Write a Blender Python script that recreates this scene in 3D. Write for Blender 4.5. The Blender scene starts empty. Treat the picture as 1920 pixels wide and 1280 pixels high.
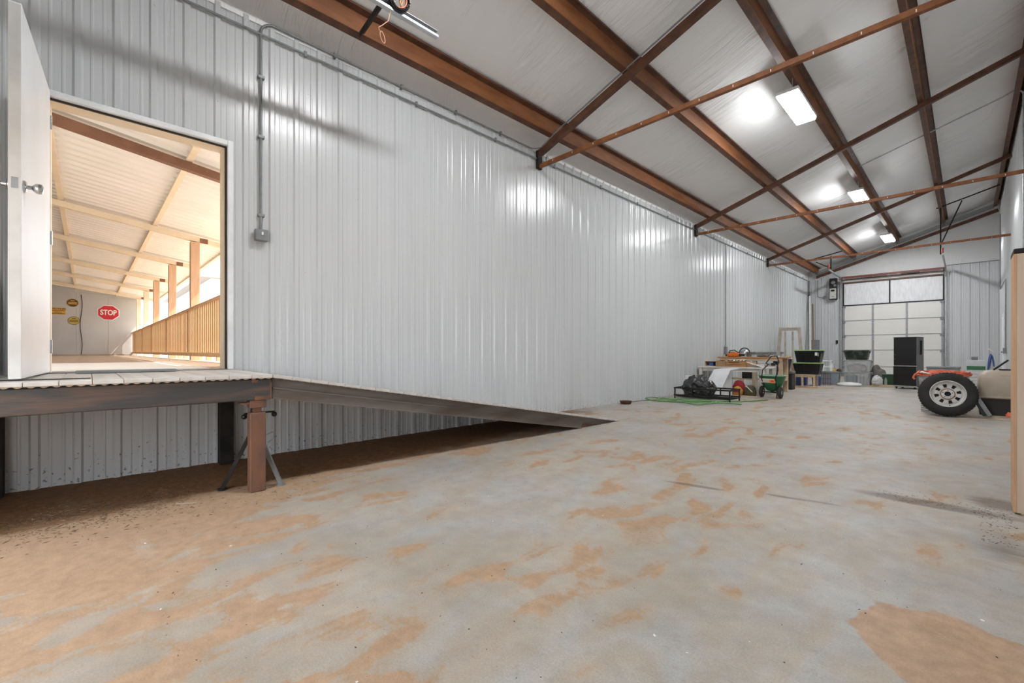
import bpy, bmesh, math, random
from mathutils import Vector, Matrix, noise

random.seed(7)
scene = bpy.context.scene
C = scene.collection
PI = math.pi
R = math.radians

# ------------------------------------------------------------------ camera
cam_d = bpy.data.cameras.new('camera')
cam = bpy.data.objects.new('camera', cam_d)
C.objects.link(cam)
cam.location = (0, 0, 1.0)
cam.rotation_euler = (R(90), 0, R(45.973))
cam_d.sensor_width = 36
cam_d.lens = 36 * 824.5 / 1920
cam_d.shift_y = 19 / 1920
cam_d.clip_start = 0.02
cam_d.clip_end = 500
scene.camera = cam

# ------------------------------------------------------------------ sky, sun, exposure
LAMP = 65.0          # radiance of the LED diffusers
world = bpy.data.worlds.new('world')
scene.world = world
world.use_nodes = True
wn = world.node_tree
bg = wn.nodes['Background']
bg.inputs['Color'].default_value = (0.93, 0.96, 1.0, 1)
bg.inputs['Strength'].default_value = 2.2
sun_d = bpy.data.lights.new('sun', 'SUN')
sun_d.energy = 5.0
sun_d.color = (1.0, 0.93, 0.83)
sun_d.angle = R(0.6)
sun = bpy.data.objects.new('sun', sun_d)
C.objects.link(sun)
sun.rotation_euler = (R(-36), 0, R(-20))
vs = scene.view_settings
vs.view_transform = 'Standard'
vs.look = 'None'
vs.exposure = 0.95
vs.gamma = 1.0
vs.use_curve_mapping = False


# ------------------------------------------------------------------ materials
def mat(name, col, rough=0.5, metal=0.0, col2=None, scale=6.0, detail=4.0, lo=0.35, hi=0.65,
        bump=0.0, bscale=None, stretch=(1, 1, 1), spec=0.5, alpha=1.0, emit=None, estr=0.0, rough2=None):
    m = bpy.data.materials.new(name)
    m.use_nodes = True
    nt = m.node_tree
    n, l = nt.nodes, nt.links
    p = n['Principled BSDF']
    if col2 is None:
        col2 = tuple(c * 0.86 for c in col)
    tc = n.new('ShaderNodeTexCoord')
    mp = n.new('ShaderNodeMapping')
    mp.inputs['Scale'].default_value = stretch
    l.new(tc.outputs['Object'], mp.inputs['Vector'])
    nz = n.new('ShaderNodeTexNoise')
    nz.inputs['Scale'].default_value = scale
    nz.inputs['Detail'].default_value = detail
    l.new(mp.outputs['Vector'], nz.inputs['Vector'])
    rp = n.new('ShaderNodeValToRGB')
    rp.color_ramp.elements[0].position = lo
    rp.color_ramp.elements[0].color = (*col, 1)
    rp.color_ramp.elements[1].position = hi
    rp.color_ramp.elements[1].color = (*col2, 1)
    l.new(nz.outputs['Fac'], rp.inputs['Fac'])
    l.new(rp.outputs['Color'], p.inputs['Base Color'])
    p.inputs['Roughness'].default_value = rough
    if rough2 is not None:
        mr = n.new('ShaderNodeMapRange')
        mr.inputs['To Min'].default_value = rough
        mr.inputs['To Max'].default_value = rough2
        l.new(nz.outputs['Fac'], mr.inputs['Value'])
        l.new(mr.outputs['Result'], p.inputs['Roughness'])
    p.inputs['Metallic'].default_value = metal
    p.inputs['Specular IOR Level'].default_value = spec
    p.inputs['Alpha'].default_value = alpha
    if emit:
        p.inputs['Emission Color'].default_value = (*emit, 1)
        p.inputs['Emission Strength'].default_value = estr
    if bump:
        nb = n.new('ShaderNodeTexNoise')
        nb.inputs['Scale'].default_value = bscale or scale * 3
        nb.inputs['Detail'].default_value = 5
        l.new(mp.outputs['Vector'], nb.inputs['Vector'])
        bp = n.new('ShaderNodeBump')
        bp.inputs['Strength'].default_value = bump
        bp.inputs['Distance'].default_value = 0.02
        l.new(nb.outputs['Fac'], bp.inputs['Height'])
        l.new(bp.outputs['Normal'], p.inputs['Normal'])
    return m


M = {}
M['panel'] = mat('white_painted_panel', (0.60, 0.612, 0.62), 0.21, col2=(0.565, 0.578, 0.588), scale=0.9, stretch=(1, 1, 0.4), spec=0.55, bump=0.05, bscale=2.5)
M['panel_plain'] = mat('white_panel_backing', (0.74, 0.75, 0.75), 0.5)
M['door_white'] = mat('white_door_paint', (0.84, 0.85, 0.86), 0.35, col2=(0.78, 0.79, 0.80), scale=2)
M['trim_white'] = mat('white_trim', (0.86, 0.87, 0.88), 0.35)
M['dark_gap'] = mat('dark_weatherstrip', (0.05, 0.035, 0.025), 0.8)
M['jamb_tan'] = mat('tan_jamb', (0.55, 0.40, 0.27), 0.6)
M['rust_beam'] = mat('red_oxide_steel', (0.175, 0.058, 0.018), 0.6, col2=(0.26, 0.098, 0.032), scale=9, bump=0.15, stretch=(1, 0.25, 1), spec=0.4)
M['rust_dark'] = mat('dark_and_shaded_oxide', (0.075, 0.030, 0.018), 0.5, col2=(0.14, 0.058, 0.03), scale=7, bump=0.1, spec=0.4)
M['black_steel'] = mat('black_steel', (0.012, 0.011, 0.010), 0.7, col2=(0.03, 0.024, 0.02), scale=10, spec=0.25)
M['galv'] = mat('galvanised_steel', (0.52, 0.53, 0.54), 0.35, metal=0.75, col2=(0.40, 0.42, 0.43), scale=14)
M['galv_dull'] = mat('dull_galvanised_conduit', (0.25, 0.26, 0.265), 0.5, metal=0.25, col2=(0.19, 0.20, 0.205), scale=10)
M['chrome'] = mat('satin_nickel', (0.62, 0.62, 0.62), 0.22, metal=1.0)
M['mill_steel'] = mat('weathered_mill_steel', (0.055, 0.052, 0.052), 0.45, metal=0.1, col2=(0.15, 0.088, 0.06), scale=4.5, detail=12, lo=0.46, hi=0.74, bump=0.2, stretch=(1, 0.45, 3.2))
M['mill_steel2'] = mat('weathered_ramp_steel', (0.20, 0.175, 0.155), 0.5, metal=0.3, col2=(0.13, 0.095, 0.075), scale=2.2, detail=8, lo=0.4, hi=0.66, bump=0.1, stretch=(1, 0.6, 3))
M['rust_post'] = mat('rusty_post', (0.20, 0.085, 0.045), 0.7, col2=(0.10, 0.06, 0.045), scale=5, detail=7, bump=0.15, stretch=(2, 2, 0.6))
M['rust_bright'] = mat('orange_rust', (0.32, 0.12, 0.04), 0.8, col2=(0.18, 0.07, 0.03), scale=20, bump=0.3)
M['deck_board'] = mat('pale_deck_board', (0.60, 0.57, 0.54), 0.6, col2=(0.50, 0.465, 0.43), scale=3, detail=6, bump=0.08, stretch=(0.4, 3, 1))
M['deck_edge'] = mat('beige_deck_edge', (0.46, 0.37, 0.29), 0.7, col2=(0.36, 0.27, 0.20), scale=9)
M['plywood'] = mat('plywood_face', (0.62, 0.50, 0.40), 0.6, col2=(0.52, 0.36, 0.24), scale=2.2, detail=8, lo=0.35, hi=0.75, stretch=(6, 6, 0.45), bump=0.06)
M['ply_edge'] = mat('plywood_edge', (0.60, 0.38, 0.22), 0.7, col2=(0.50, 0.30, 0.17), scale=6, stretch=(5, 5, 0.5))
M['cream'] = mat('cream_painted_steel', (0.82, 0.70, 0.54), 0.5, col2=(0.76, 0.63, 0.46), scale=4)
M['porch_sheet'] = mat('cream_roof_sheet', (0.90, 0.87, 0.83), 0.45, col2=(0.85, 0.82, 0.77), scale=1.2)
M['porch_wood'] = mat('tan_porch_post', (0.62, 0.40, 0.25), 0.6, col2=(0.54, 0.33, 0.19), scale=5, stretch=(3, 3, 0.4))
M['porch_brown'] = mat('brown_porch_beam', (0.24, 0.12, 0.072), 0.6, col2=(0.20, 0.095, 0.055), scale=5)
M['picket'] = mat('golden_picket', (0.66, 0.44, 0.24), 0.6, col2=(0.58, 0.36, 0.18), scale=6, stretch=(2, 2, 0.4))
M['porch_deck'] = mat('brown_porch_deck', (0.44, 0.34, 0.26), 0.6, col2=(0.36, 0.27, 0.2), scale=3)
M['porch_wall'] = mat('porch_end_wall', (0.50, 0.49, 0.48), 0.5, col2=(0.46, 0.45, 0.44), scale=1.5)
M['earth'] = mat('red_earth', (0.56, 0.46, 0.36), 0.95, col2=(0.48, 0.39, 0.30), scale=1.2, bump=0.3)
M['white_wall_far'] = mat('far_white_siding', (0.8, 0.8, 0.8), 0.6)
M['roof_far'] = mat('far_grey_roof', (0.30, 0.30, 0.31), 0.6)
M['pale_sheet'] = mat('pale_deck_sheet', (0.86, 0.84, 0.80), 0.6, col2=(0.80, 0.78, 0.74), scale=4)
M['sign_red'] = mat('sign_red', (0.52, 0.012, 0.022), 0.4)
M['sign_white'] = mat('sign_white', (0.85, 0.84, 0.82), 0.4)
M['sign_yellow'] = mat('sign_yellow', (0.70, 0.40, 0.05), 0.45)
M['sign_olive'] = mat('sign_olive_yellow', (0.50, 0.38, 0.06), 0.45)
M['sign_brown'] = mat('sign_brown', (0.11, 0.05, 0.02), 0.5)
M['black'] = mat('black_plastic', (0.012, 0.012, 0.013), 0.38)
M['black_matte'] = mat('black_rubber', (0.022, 0.022, 0.022), 0.75, col2=(0.035, 0.034, 0.033), scale=12, bump=0.1)
M['lamp_body'] = mat('white_lamp_housing', (0.8, 0.8, 0.8), 0.4)
M['lamp_lens'] = mat('glowing_led_diffuser', (0.9, 0.9, 0.9), 0.5, emit=(0.965, 0.985, 1.0), estr=LAMP)
M['gdoor'] = mat('cream_garage_door', (0.74, 0.73, 0.69), 0.45, col2=(0.69, 0.68, 0.64), scale=1.4)
M['gdoor_joint'] = mat('grey_door_hardware', (0.40, 0.40, 0.43), 0.4, metal=0.4, col2=(0.30, 0.30, 0.34), scale=25)
M['frame_brown'] = mat('brown_door_header', (0.10, 0.032, 0.022), 0.5, col2=(0.075, 0.045, 0.038))
M['orange'] = mat('orange_plastic', (0.80, 0.19, 0.02), 0.4)
M['cord_orange'] = mat('orange_red_cord', (0.72, 0.13, 0.055), 0.5, col2=(0.80, 0.22, 0.12), scale=12)
M['cord_pale'] = mat('pale_orange_cord', (0.80, 0.45, 0.30), 0.6)
M['hose'] = mat('pale_green_hose', (0.17, 0.31, 0.12), 0.4, col2=(0.11, 0.22, 0.08), scale=9)
M['bag_black'] = mat('black_plastic_bag', (0.025, 0.025, 0.026), 0.3, bump=0.4, bscale=14, spec=0.6)
M['sheet_white'] = mat('white_plastic', (0.70, 0.71, 0.72), 0.35, col2=(0.62, 0.63, 0.65), scale=5)
M['frame_paint'] = mat('shaded_white_paint', (0.50, 0.45, 0.39), 0.6, col2=(0.40, 0.34, 0.28), scale=6)  # white paint darkened to carry the leaning frame's tan shading
M['white_paint'] = mat('old_white_paint', (0.72, 0.70, 0.66), 0.5, col2=(0.60, 0.57, 0.53), scale=6)
M['wood_light'] = mat('light_pine', (0.62, 0.48, 0.33), 0.6, col2=(0.53, 0.38, 0.24), scale=5, stretch=(2, 2, 6))
M['wood_mid'] = mat('orange_pine', (0.50, 0.27, 0.11), 0.6, col2=(0.40, 0.19, 0.07), scale=6, stretch=(1, 5, 5))
M['cardboard'] = mat('cardboard', (0.42, 0.25, 0.12), 0.8, col2=(0.36, 0.21, 0.10), scale=6)
M['paper'] = mat('pale_paper', (0.72, 0.66, 0.57), 0.8)
M['blue'] = mat('blue_plastic', (0.05, 0.10, 0.30), 0.4)
M['navy'] = mat('navy_plastic', (0.012, 0.018, 0.05), 0.4)
M['navy_cloth'] = mat('dark_navy_cloth', (0.015, 0.018, 0.03), 0.9, bump=0.3)
M['green'] = mat('green_plastic', (0.018, 0.12, 0.045), 0.38, col2=(0.025, 0.15, 0.06), scale=6)
M['green_rim'] = mat('pale_green_rim', (0.36, 0.55, 0.40), 0.4)
M['green_dark'] = mat('dark_green_plastic', (0.012, 0.06, 0.02), 0.4)
M['lime'] = mat('lime_lid', (0.36, 0.50, 0.20), 0.4, col2=(0.30, 0.43, 0.16))
M['tote_black'] = mat('black_tote', (0.014, 0.014, 0.015), 0.28)
M['camo'] = mat('dark_green_clear_tote', (0.045, 0.07, 0.045), 0.35, col2=(0.012, 0.016, 0.012), scale=9, lo=0.45, hi=0.55)
M['clear'] = mat('clear_tote_plastic', (0.62, 0.64, 0.65), 0.25, col2=(0.55, 0.57, 0.58), alpha=0.30)
M['clear_blue'] = mat('bluish_tote_plastic', (0.40, 0.44, 0.50), 0.25, col2=(0.35, 0.39, 0.46), alpha=0.55)
M['clear_lid'] = mat('grey_tote_lid', (0.40, 0.42, 0.41), 0.35, alpha=0.9)
M['cloth_white'] = mat('white_cloth', (0.66, 0.65, 0.66), 0.9, bump=0.3)
M['cloth_pink'] = mat('faded_pink_cloth', (0.48, 0.33, 0.32), 0.9, col2=(0.60, 0.56, 0.54), scale=5)
M['cloth_blue'] = mat('blue_grey_cloth', (0.22, 0.26, 0.38), 0.9)
M['cloth_grey'] = mat('grey_brown_cloth', (0.13, 0.115, 0.105), 0.9, col2=(0.19, 0.17, 0.155), bump=0.5)
M['red_cloth'] = mat('red_cloth', (0.35, 0.03, 0.035), 0.9)
M['yellow'] = mat('yellow_bag', (0.55, 0.30, 0.06), 0.55, col2=(0.48, 0.24, 0.04))
M['olive'] = mat('olive_bag', (0.05, 0.06, 0.03), 0.7, col2=(0.13, 0.10, 0.05), scale=9)
M['fridge'] = mat('gloss_black_fridge', (0.010, 0.010, 0.011), 0.22)
M['fridge_side'] = mat('charcoal_fridge_side', (0.085, 0.083, 0.08), 0.4, col2=(0.065, 0.063, 0.06), scale=20)
M['tire'] = mat('tyre_rubber', (0.012, 0.011, 0.011), 0.8, col2=(0.022, 0.021, 0.020), scale=8)
M['wheel'] = mat('pale_steel_wheel', (0.58, 0.57, 0.55), 0.4, metal=0.1, col2=(0.50, 0.48, 0.45), scale=12)
M['rust_ring'] = mat('rusty_hub_ring', (0.30, 0.17, 0.08), 0.7)
M['crate_tan'] = mat('tan_pet_crate', (0.42, 0.35, 0.275), 0.5, col2=(0.38, 0.31, 0.235), scale=5)
M['crate_dark'] = mat('dark_brown_crate', (0.030, 0.026, 0.024), 0.6)
M['panel_grey'] = mat('grey_electrical_panel', (0.27, 0.285, 0.295), 0.45)
M['opener_face'] = mat('pale_grey_opener', (0.55, 0.55, 0.53), 0.4)
M['green_stripe'] = mat('green_stripe', (0.04, 0.20, 0.07), 0.4)
M['leaf'] = mat('dry_leaf_litter', (0.09, 0.055, 0.03), 0.9, col2=(0.20, 0.135, 0.085), scale=3)
M['pebble'] = mat('dark_grit', (0.10, 0.075, 0.055), 0.9, col2=(0.05, 0.04, 0.03), scale=30)
M['glass'] = mat('jar_glass', (0.6, 0.62, 0.6), 0.1, alpha=0.45)
M['brown_plank'] = mat('brown_plank', (0.26, 0.15, 0.08), 0.7)


def insulation_mat(k=1.0, rot=14, stretch=(0.9, 9.0, 2.0)):
    """white vinyl-faced insulation: wrinkles gather beside the purlins"""
    m = bpy.data.materials.new('white_vinyl_insulation')
    m.use_nodes = True
    nt = m.node_tree
    n, l = nt.nodes, nt.links
    p = n['Principled BSDF']
    p.inputs['Base Color'].default_value = (0.76, 0.765, 0.76, 1)
    p.inputs['Roughness'].default_value = 0.5
    tc = n.new('ShaderNodeTexCoord')
    mp = n.new('ShaderNodeMapping')
    mp.inputs['Scale'].default_value = stretch
    mp.inputs['Rotation'].default_value = (0, 0, R(rot))
    l.new(tc.outputs['Object'], mp.inputs['Vector'])
    n1 = n.new('ShaderNodeTexNoise')
    n1.inputs['Scale'].default_value = 1.0
    n1.inputs['Detail'].default_value = 5
    n1.inputs['Distortion'].default_value = 0.7
    l.new(mp.outputs['Vector'], n1.inputs['Vector'])
    n2 = n.new('ShaderNodeTexNoise')
    n2.inputs['Scale'].default_value = 0.9
    n2.inputs['Detail'].default_value = 2
    l.new(tc.outputs['Object'], n2.inputs['Vector'])
    r2 = n.new('ShaderNodeMapRange')
    r2.inputs['From Min'].default_value = 0.47
    r2.inputs['From Max'].default_value = 0.70
    r2.inputs['To Min'].default_value = 0.12
    l.new(n2.outputs['Fac'], r2.inputs['Value'])
    mu = n.new('ShaderNodeMath')
    mu.operation = 'MULTIPLY'
    l.new(n1.outputs['Fac'], mu.inputs[0])
    l.new(r2.outputs['Result'], mu.inputs[1])
    bp = n.new('ShaderNodeBump')
    bp.inputs['Strength'].default_value = 0.8
    bp.inputs['Distance'].default_value = 0.085
    l.new(mu.outputs['Value'], bp.inputs['Height'])
    l.new(bp.outputs['Normal'], p.inputs['Normal'])
    cr = n.new('ShaderNodeValToRGB')
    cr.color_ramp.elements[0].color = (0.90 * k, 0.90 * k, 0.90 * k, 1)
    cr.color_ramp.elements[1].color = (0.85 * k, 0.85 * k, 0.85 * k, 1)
    l.new(n2.outputs['Fac'], cr.inputs['Fac'])
    l.new(cr.outputs['Color'], p.inputs['Base Color'])
    return m



def splatter(m):
    """dried mud specks on the foot of the wall sheets"""
    nt = m.node_tree
    n, l = nt.nodes, nt.links
    p = n['Principled BSDF']
    src = p.inputs['Base Color'].links[0].from_socket
    tc = n.new('ShaderNodeTexCoord')
    sep = n.new('ShaderNodeSeparateXYZ')
    l.new(tc.outputs['Object'], sep.inputs['Vector'])
    hz = n.new('ShaderNodeMapRange')
    hz.inputs['From Min'].default_value = 0.45
    hz.inputs['From Max'].default_value = 0.02
    hz.inputs['To Max'].default_value = 0.13
    l.new(sep.outputs['Z'], hz.inputs['Value'])
    ns = n.new('ShaderNodeTexNoise')
    ns.inputs['Scale'].default_value = 38
    ns.inputs['Detail'].default_value = 3
    l.new(tc.outputs['Object'], ns.inputs['Vector'])
    ad = n.new('ShaderNodeMath')
    ad.operation = 'ADD'
    l.new(ns.outputs['Fac'], ad.inputs[0])
    l.new(hz.outputs['Result'], ad.inputs[1])
    th = n.new('ShaderNodeMapRange')
    th.inputs['From Min'].default_value = 0.735
    th.inputs['From Max'].default_value = 0.79
    th.inputs['To Max'].default_value = 0.75
    l.new(ad.outputs['Value'], th.inputs['Value'])
    mx = n.new('ShaderNodeMix')
    mx.data_type = 'RGBA'
    l.new(th.outputs['Result'], mx.inputs[0])
    l.new(src, mx.inputs[6])
    mx.inputs[7].default_value = (0.16, 0.11, 0.08, 1)
    l.new(mx.outputs[2], p.inputs['Base Color'])


splatter(M['panel'])
M['insul'] = insulation_mat()
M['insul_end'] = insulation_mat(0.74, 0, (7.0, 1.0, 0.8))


def concrete_mat():
    """grey slab with drifts of orange dust; every drift is a stain with its own outline on the slab"""
    m = bpy.data.materials.new('dusty_concrete')
    m.use_nodes = True
    nt = m.node_tree
    n, l = nt.nodes, nt.links
    p = n['Principled BSDF']
    tc = n.new('ShaderNodeTexCoord')

    def math_(op, a, b=None, clamp=False):
        q = n.new('ShaderNodeMath')
        q.operation = op
        q.use_clamp = clamp
        for i, v in enumerate((a, b)):
            if v is None:
                continue
            if isinstance(v, (int, float)):
                q.inputs[i].default_value = v
            else:
                l.new(v, q.inputs[i])
        return q.outputs['Value']

    def noise_(scale, detail, stretch=(1, 1, 1), rot=0, dist=0.0, off=(0, 0, 0)):
        mp = n.new('ShaderNodeMapping')
        mp.inputs['Scale'].default_value = stretch
        mp.inputs['Rotation'].default_value = (0, 0, R(rot))
        mp.inputs['Location'].default_value = off
        l.new(tc.outputs['Object'], mp.inputs['Vector'])
        q = n.new('ShaderNodeTexNoise')
        q.inputs['Scale'].default_value = scale
        q.inputs['Detail'].default_value = detail
        q.inputs['Distortion'].default_value = dist
        l.new(mp.outputs['Vector'], q.inputs['Vector'])
        return q.outputs['Fac']

    def blob(cx, cy, rx, ry, rot=0.0):
        """1 at the centre, 0 at the ellipse rim"""
        mp = n.new('ShaderNodeMapping')
        mp.vector_type = 'TEXTURE'
        mp.inputs['Location'].default_value = (cx, cy, 0)
        mp.inputs['Rotation'].default_value = (0, 0, R(rot))
        mp.inputs['Scale'].default_value = (rx, ry, 1000)
        l.new(tc.outputs['Object'], mp.inputs['Vector'])
        vl = n.new('ShaderNodeVectorMath')
        vl.operation = 'LENGTH'
        l.new(mp.outputs['Vector'], vl.inputs[0])
        return math_('SUBTRACT', 1.0, vl.outputs['Value'], True)

    def smooth(v, a, b):
        q = n.new('ShaderNodeMapRange')
        q.interpolation_type = 'SMOOTHSTEP'
        q.inputs['From Min'].default_value = a
        q.inputs['From Max'].default_value = b
        l.new(v, q.inputs['Value'])
        return q.outputs['Result']

    def mixc(f, a, b):
        q = n.new('ShaderNodeMix')
        q.data_type = 'RGBA'
        if isinstance(f, (int, float)):
            q.inputs[0].default_value = f
        else:
            l.new(f, q.inputs[0])
        for i, v in ((6, a), (7, b)):
            if isinstance(v, tuple):
                q.inputs[i].default_value = (*v, 1)
            else:
                l.new(v, q.inputs[i])
        return q.outputs[2]

    base_n = noise_(1.4, 6)
    fine = noise_(22, 6)
    speck = noise_(60, 3)
    col = mixc(smooth(base_n, 0.3, 0.7), (0.385, 0.378, 0.365), (0.31, 0.305, 0.295))
    col = mixc(math_('MULTIPLY', smooth(fine, 0.5, 0.75), 0.45), col, (0.25, 0.24, 0.225))
    # where dust has been blown in
    field = math_('MULTIPLY', blob(-3.9, -0.2, 2.3, 2.3), 0.62)
    for cx, cy, rx, ry, rot, k in ((-4.3, 2.6, 1.0, 3.6, 0, 0.75), (-1.5, 0.75, 0.9, 0.8, 0, 0.16),
                                   (-1.15, 1.65, 0.6, 0.5, 0, 0.20), (-2.2, 3.6, 1.9, 1.2, 20, 0.18),
                                   (-1.0, 2.6, 1.0, 0.6, 0, 0.14), (-2.0, 6.3, 2.6, 1.6, 10, 0.13),
                                   (0.0, 3.0, 0.8, 1.0, 0, 0.14), (-1.8, 9.5, 2.6, 3.0, 0, 0.08), (-1.9, 0.2, 0.9, 0.6, 30, 0.2)):
        field = math_('ADD', field, math_('MULTIPLY', blob(cx, cy, rx, ry, rot), k))
    patch_n = noise_(3.4, 9, (1.5, 0.75, 1), 50, 0.5)
    big_n = noise_(0.8, 4, off=(3.1, 1.7, 0))
    s = math_('ADD', math_('ADD', math_('ADD', patch_n, math_('MULTIPLY', big_n, 0.45)), field), math_('MULTIPLY', math_('SUBTRACT', noise_(45, 4), 0.5), 0.16))
    patch = smooth(s, 0.865, 0.95)
    haze = math_('MULTIPLY', smooth(s, 0.50, 0.95), 0.78)
    # the solid drift close to the camera on the right
    drift = smooth(math_('ADD', math_('MULTIPLY', blob(-0.02, 2.06, 0.34, 0.44, 20), 1.2), math_('MULTIPLY', math_('SUBTRACT', noise_(5, 6), 0.5), 0.9)), 0.30, 0.36)
    dust = mixc(smooth(fine, 0.35, 0.7), (0.41, 0.262, 0.158), (0.345, 0.212, 0.122))
    haze_c = mixc(smooth(base_n, 0.35, 0.65), (0.375, 0.29, 0.21), (0.33, 0.26, 0.19))
    col = mixc(haze, col, haze_c)
    col = mixc(math_('MULTIPLY', patch, 0.80), col, dust)
    col = mixc(math_('MULTIPLY', drift, 0.95), col, mixc(smooth(fine, 0.3, 0.7), (0.41, 0.265, 0.165), (0.345, 0.215, 0.13)))
    # earth under the platform and ramp
    soil = smooth(math_('ADD', math_('ADD', blob(-4.75, 1.2, 1.35, 6.5), blob(-4.9, -1.5, 1.6, 2.6)), math_('MULTIPLY', math_('SUBTRACT', noise_(4, 6), 0.5), 0.25)), 0.16, 0.30)
    col = mixc(math_('MULTIPLY', soil, 0.85), col, mixc(smooth(fine, 0.3, 0.7), (0.20, 0.087, 0.024), (0.13, 0.056, 0.016)))
    # wet-looking drag marks beside the plywood
    st_n = noise_(5, 6, (0.35, 3.2, 1), 8, 0.6)
    sm = math_('ADD', math_('ADD', blob(-0.16, 3.98, 0.62, 0.14, 0), blob(0.14, 4.30, 0.22, 0.25)), math_('MULTIPLY', blob(-1.42, 3.26, 0.30, 0.05, 12), 1.0))
    sm = math_('ADD', sm, math_('MULTIPLY', blob(-0.80, 3.47, 0.36, 0.05, 12), 0.8))
    sm = math_('ADD', sm, math_('MULTIPLY', blob(0.13, 3.35, 0.22, 0.55), 0.55))
    streak = smooth(math_('MULTIPLY', sm, st_n), 0.08, 0.32)
    col = mixc(math_('MULTIPLY', streak, 0.8), col, (0.13, 0.10, 0.08))
    pale = math_('MULTIPLY', smooth(noise_(1.6, 7, (0.5, 2.4, 1), 25, 1.0, (9, 4, 0)), 0.62, 0.74), 0.14)
    col = mixc(pale, col, (0.48, 0.465, 0.44))
    col = mixc(math_('MULTIPLY', smooth(speck, 0.70, 0.76), 0.45), col, (0.20, 0.16, 0.13))
    grain = noise_(140, 5)
    mott = noise_(9, 7)
    g = math_('ADD', math_('ADD', 1.0, math_('MULTIPLY', math_('SUBTRACT', grain, 0.5), 0.55)), math_('MULTIPLY', math_('SUBTRACT', mott, 0.5), 0.40))
    vm = n.new('ShaderNodeVectorMath')
    vm.operation = 'SCALE'
    l.new(col, vm.inputs[0])
    l.new(g, vm.inputs['Scale'])
    col = vm.outputs['Vector']
    l.new(col, p.inputs['Base Color'])
    rg = math_('ADD', math_('MULTIPLY', patch, 0.25), 0.55)
    l.new(rg, p.inputs['Roughness'])
    p.inputs['Specular IOR Level'].default_value = 0.35
    bp = n.new('ShaderNodeBump')
    bp.inputs['Strength'].default_value = 0.10
    bp.inputs['Distance'].default_value = 0.006
    hb = math_('ADD', math_('MULTIPLY', fine, 0.4), math_('MULTIPLY', patch, 0.3))
    l.new(hb, bp.inputs['Height'])
    l.new(bp.outputs['Normal'], p.inputs['Normal'])
    return m


M['concrete'] = concrete_mat()


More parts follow.
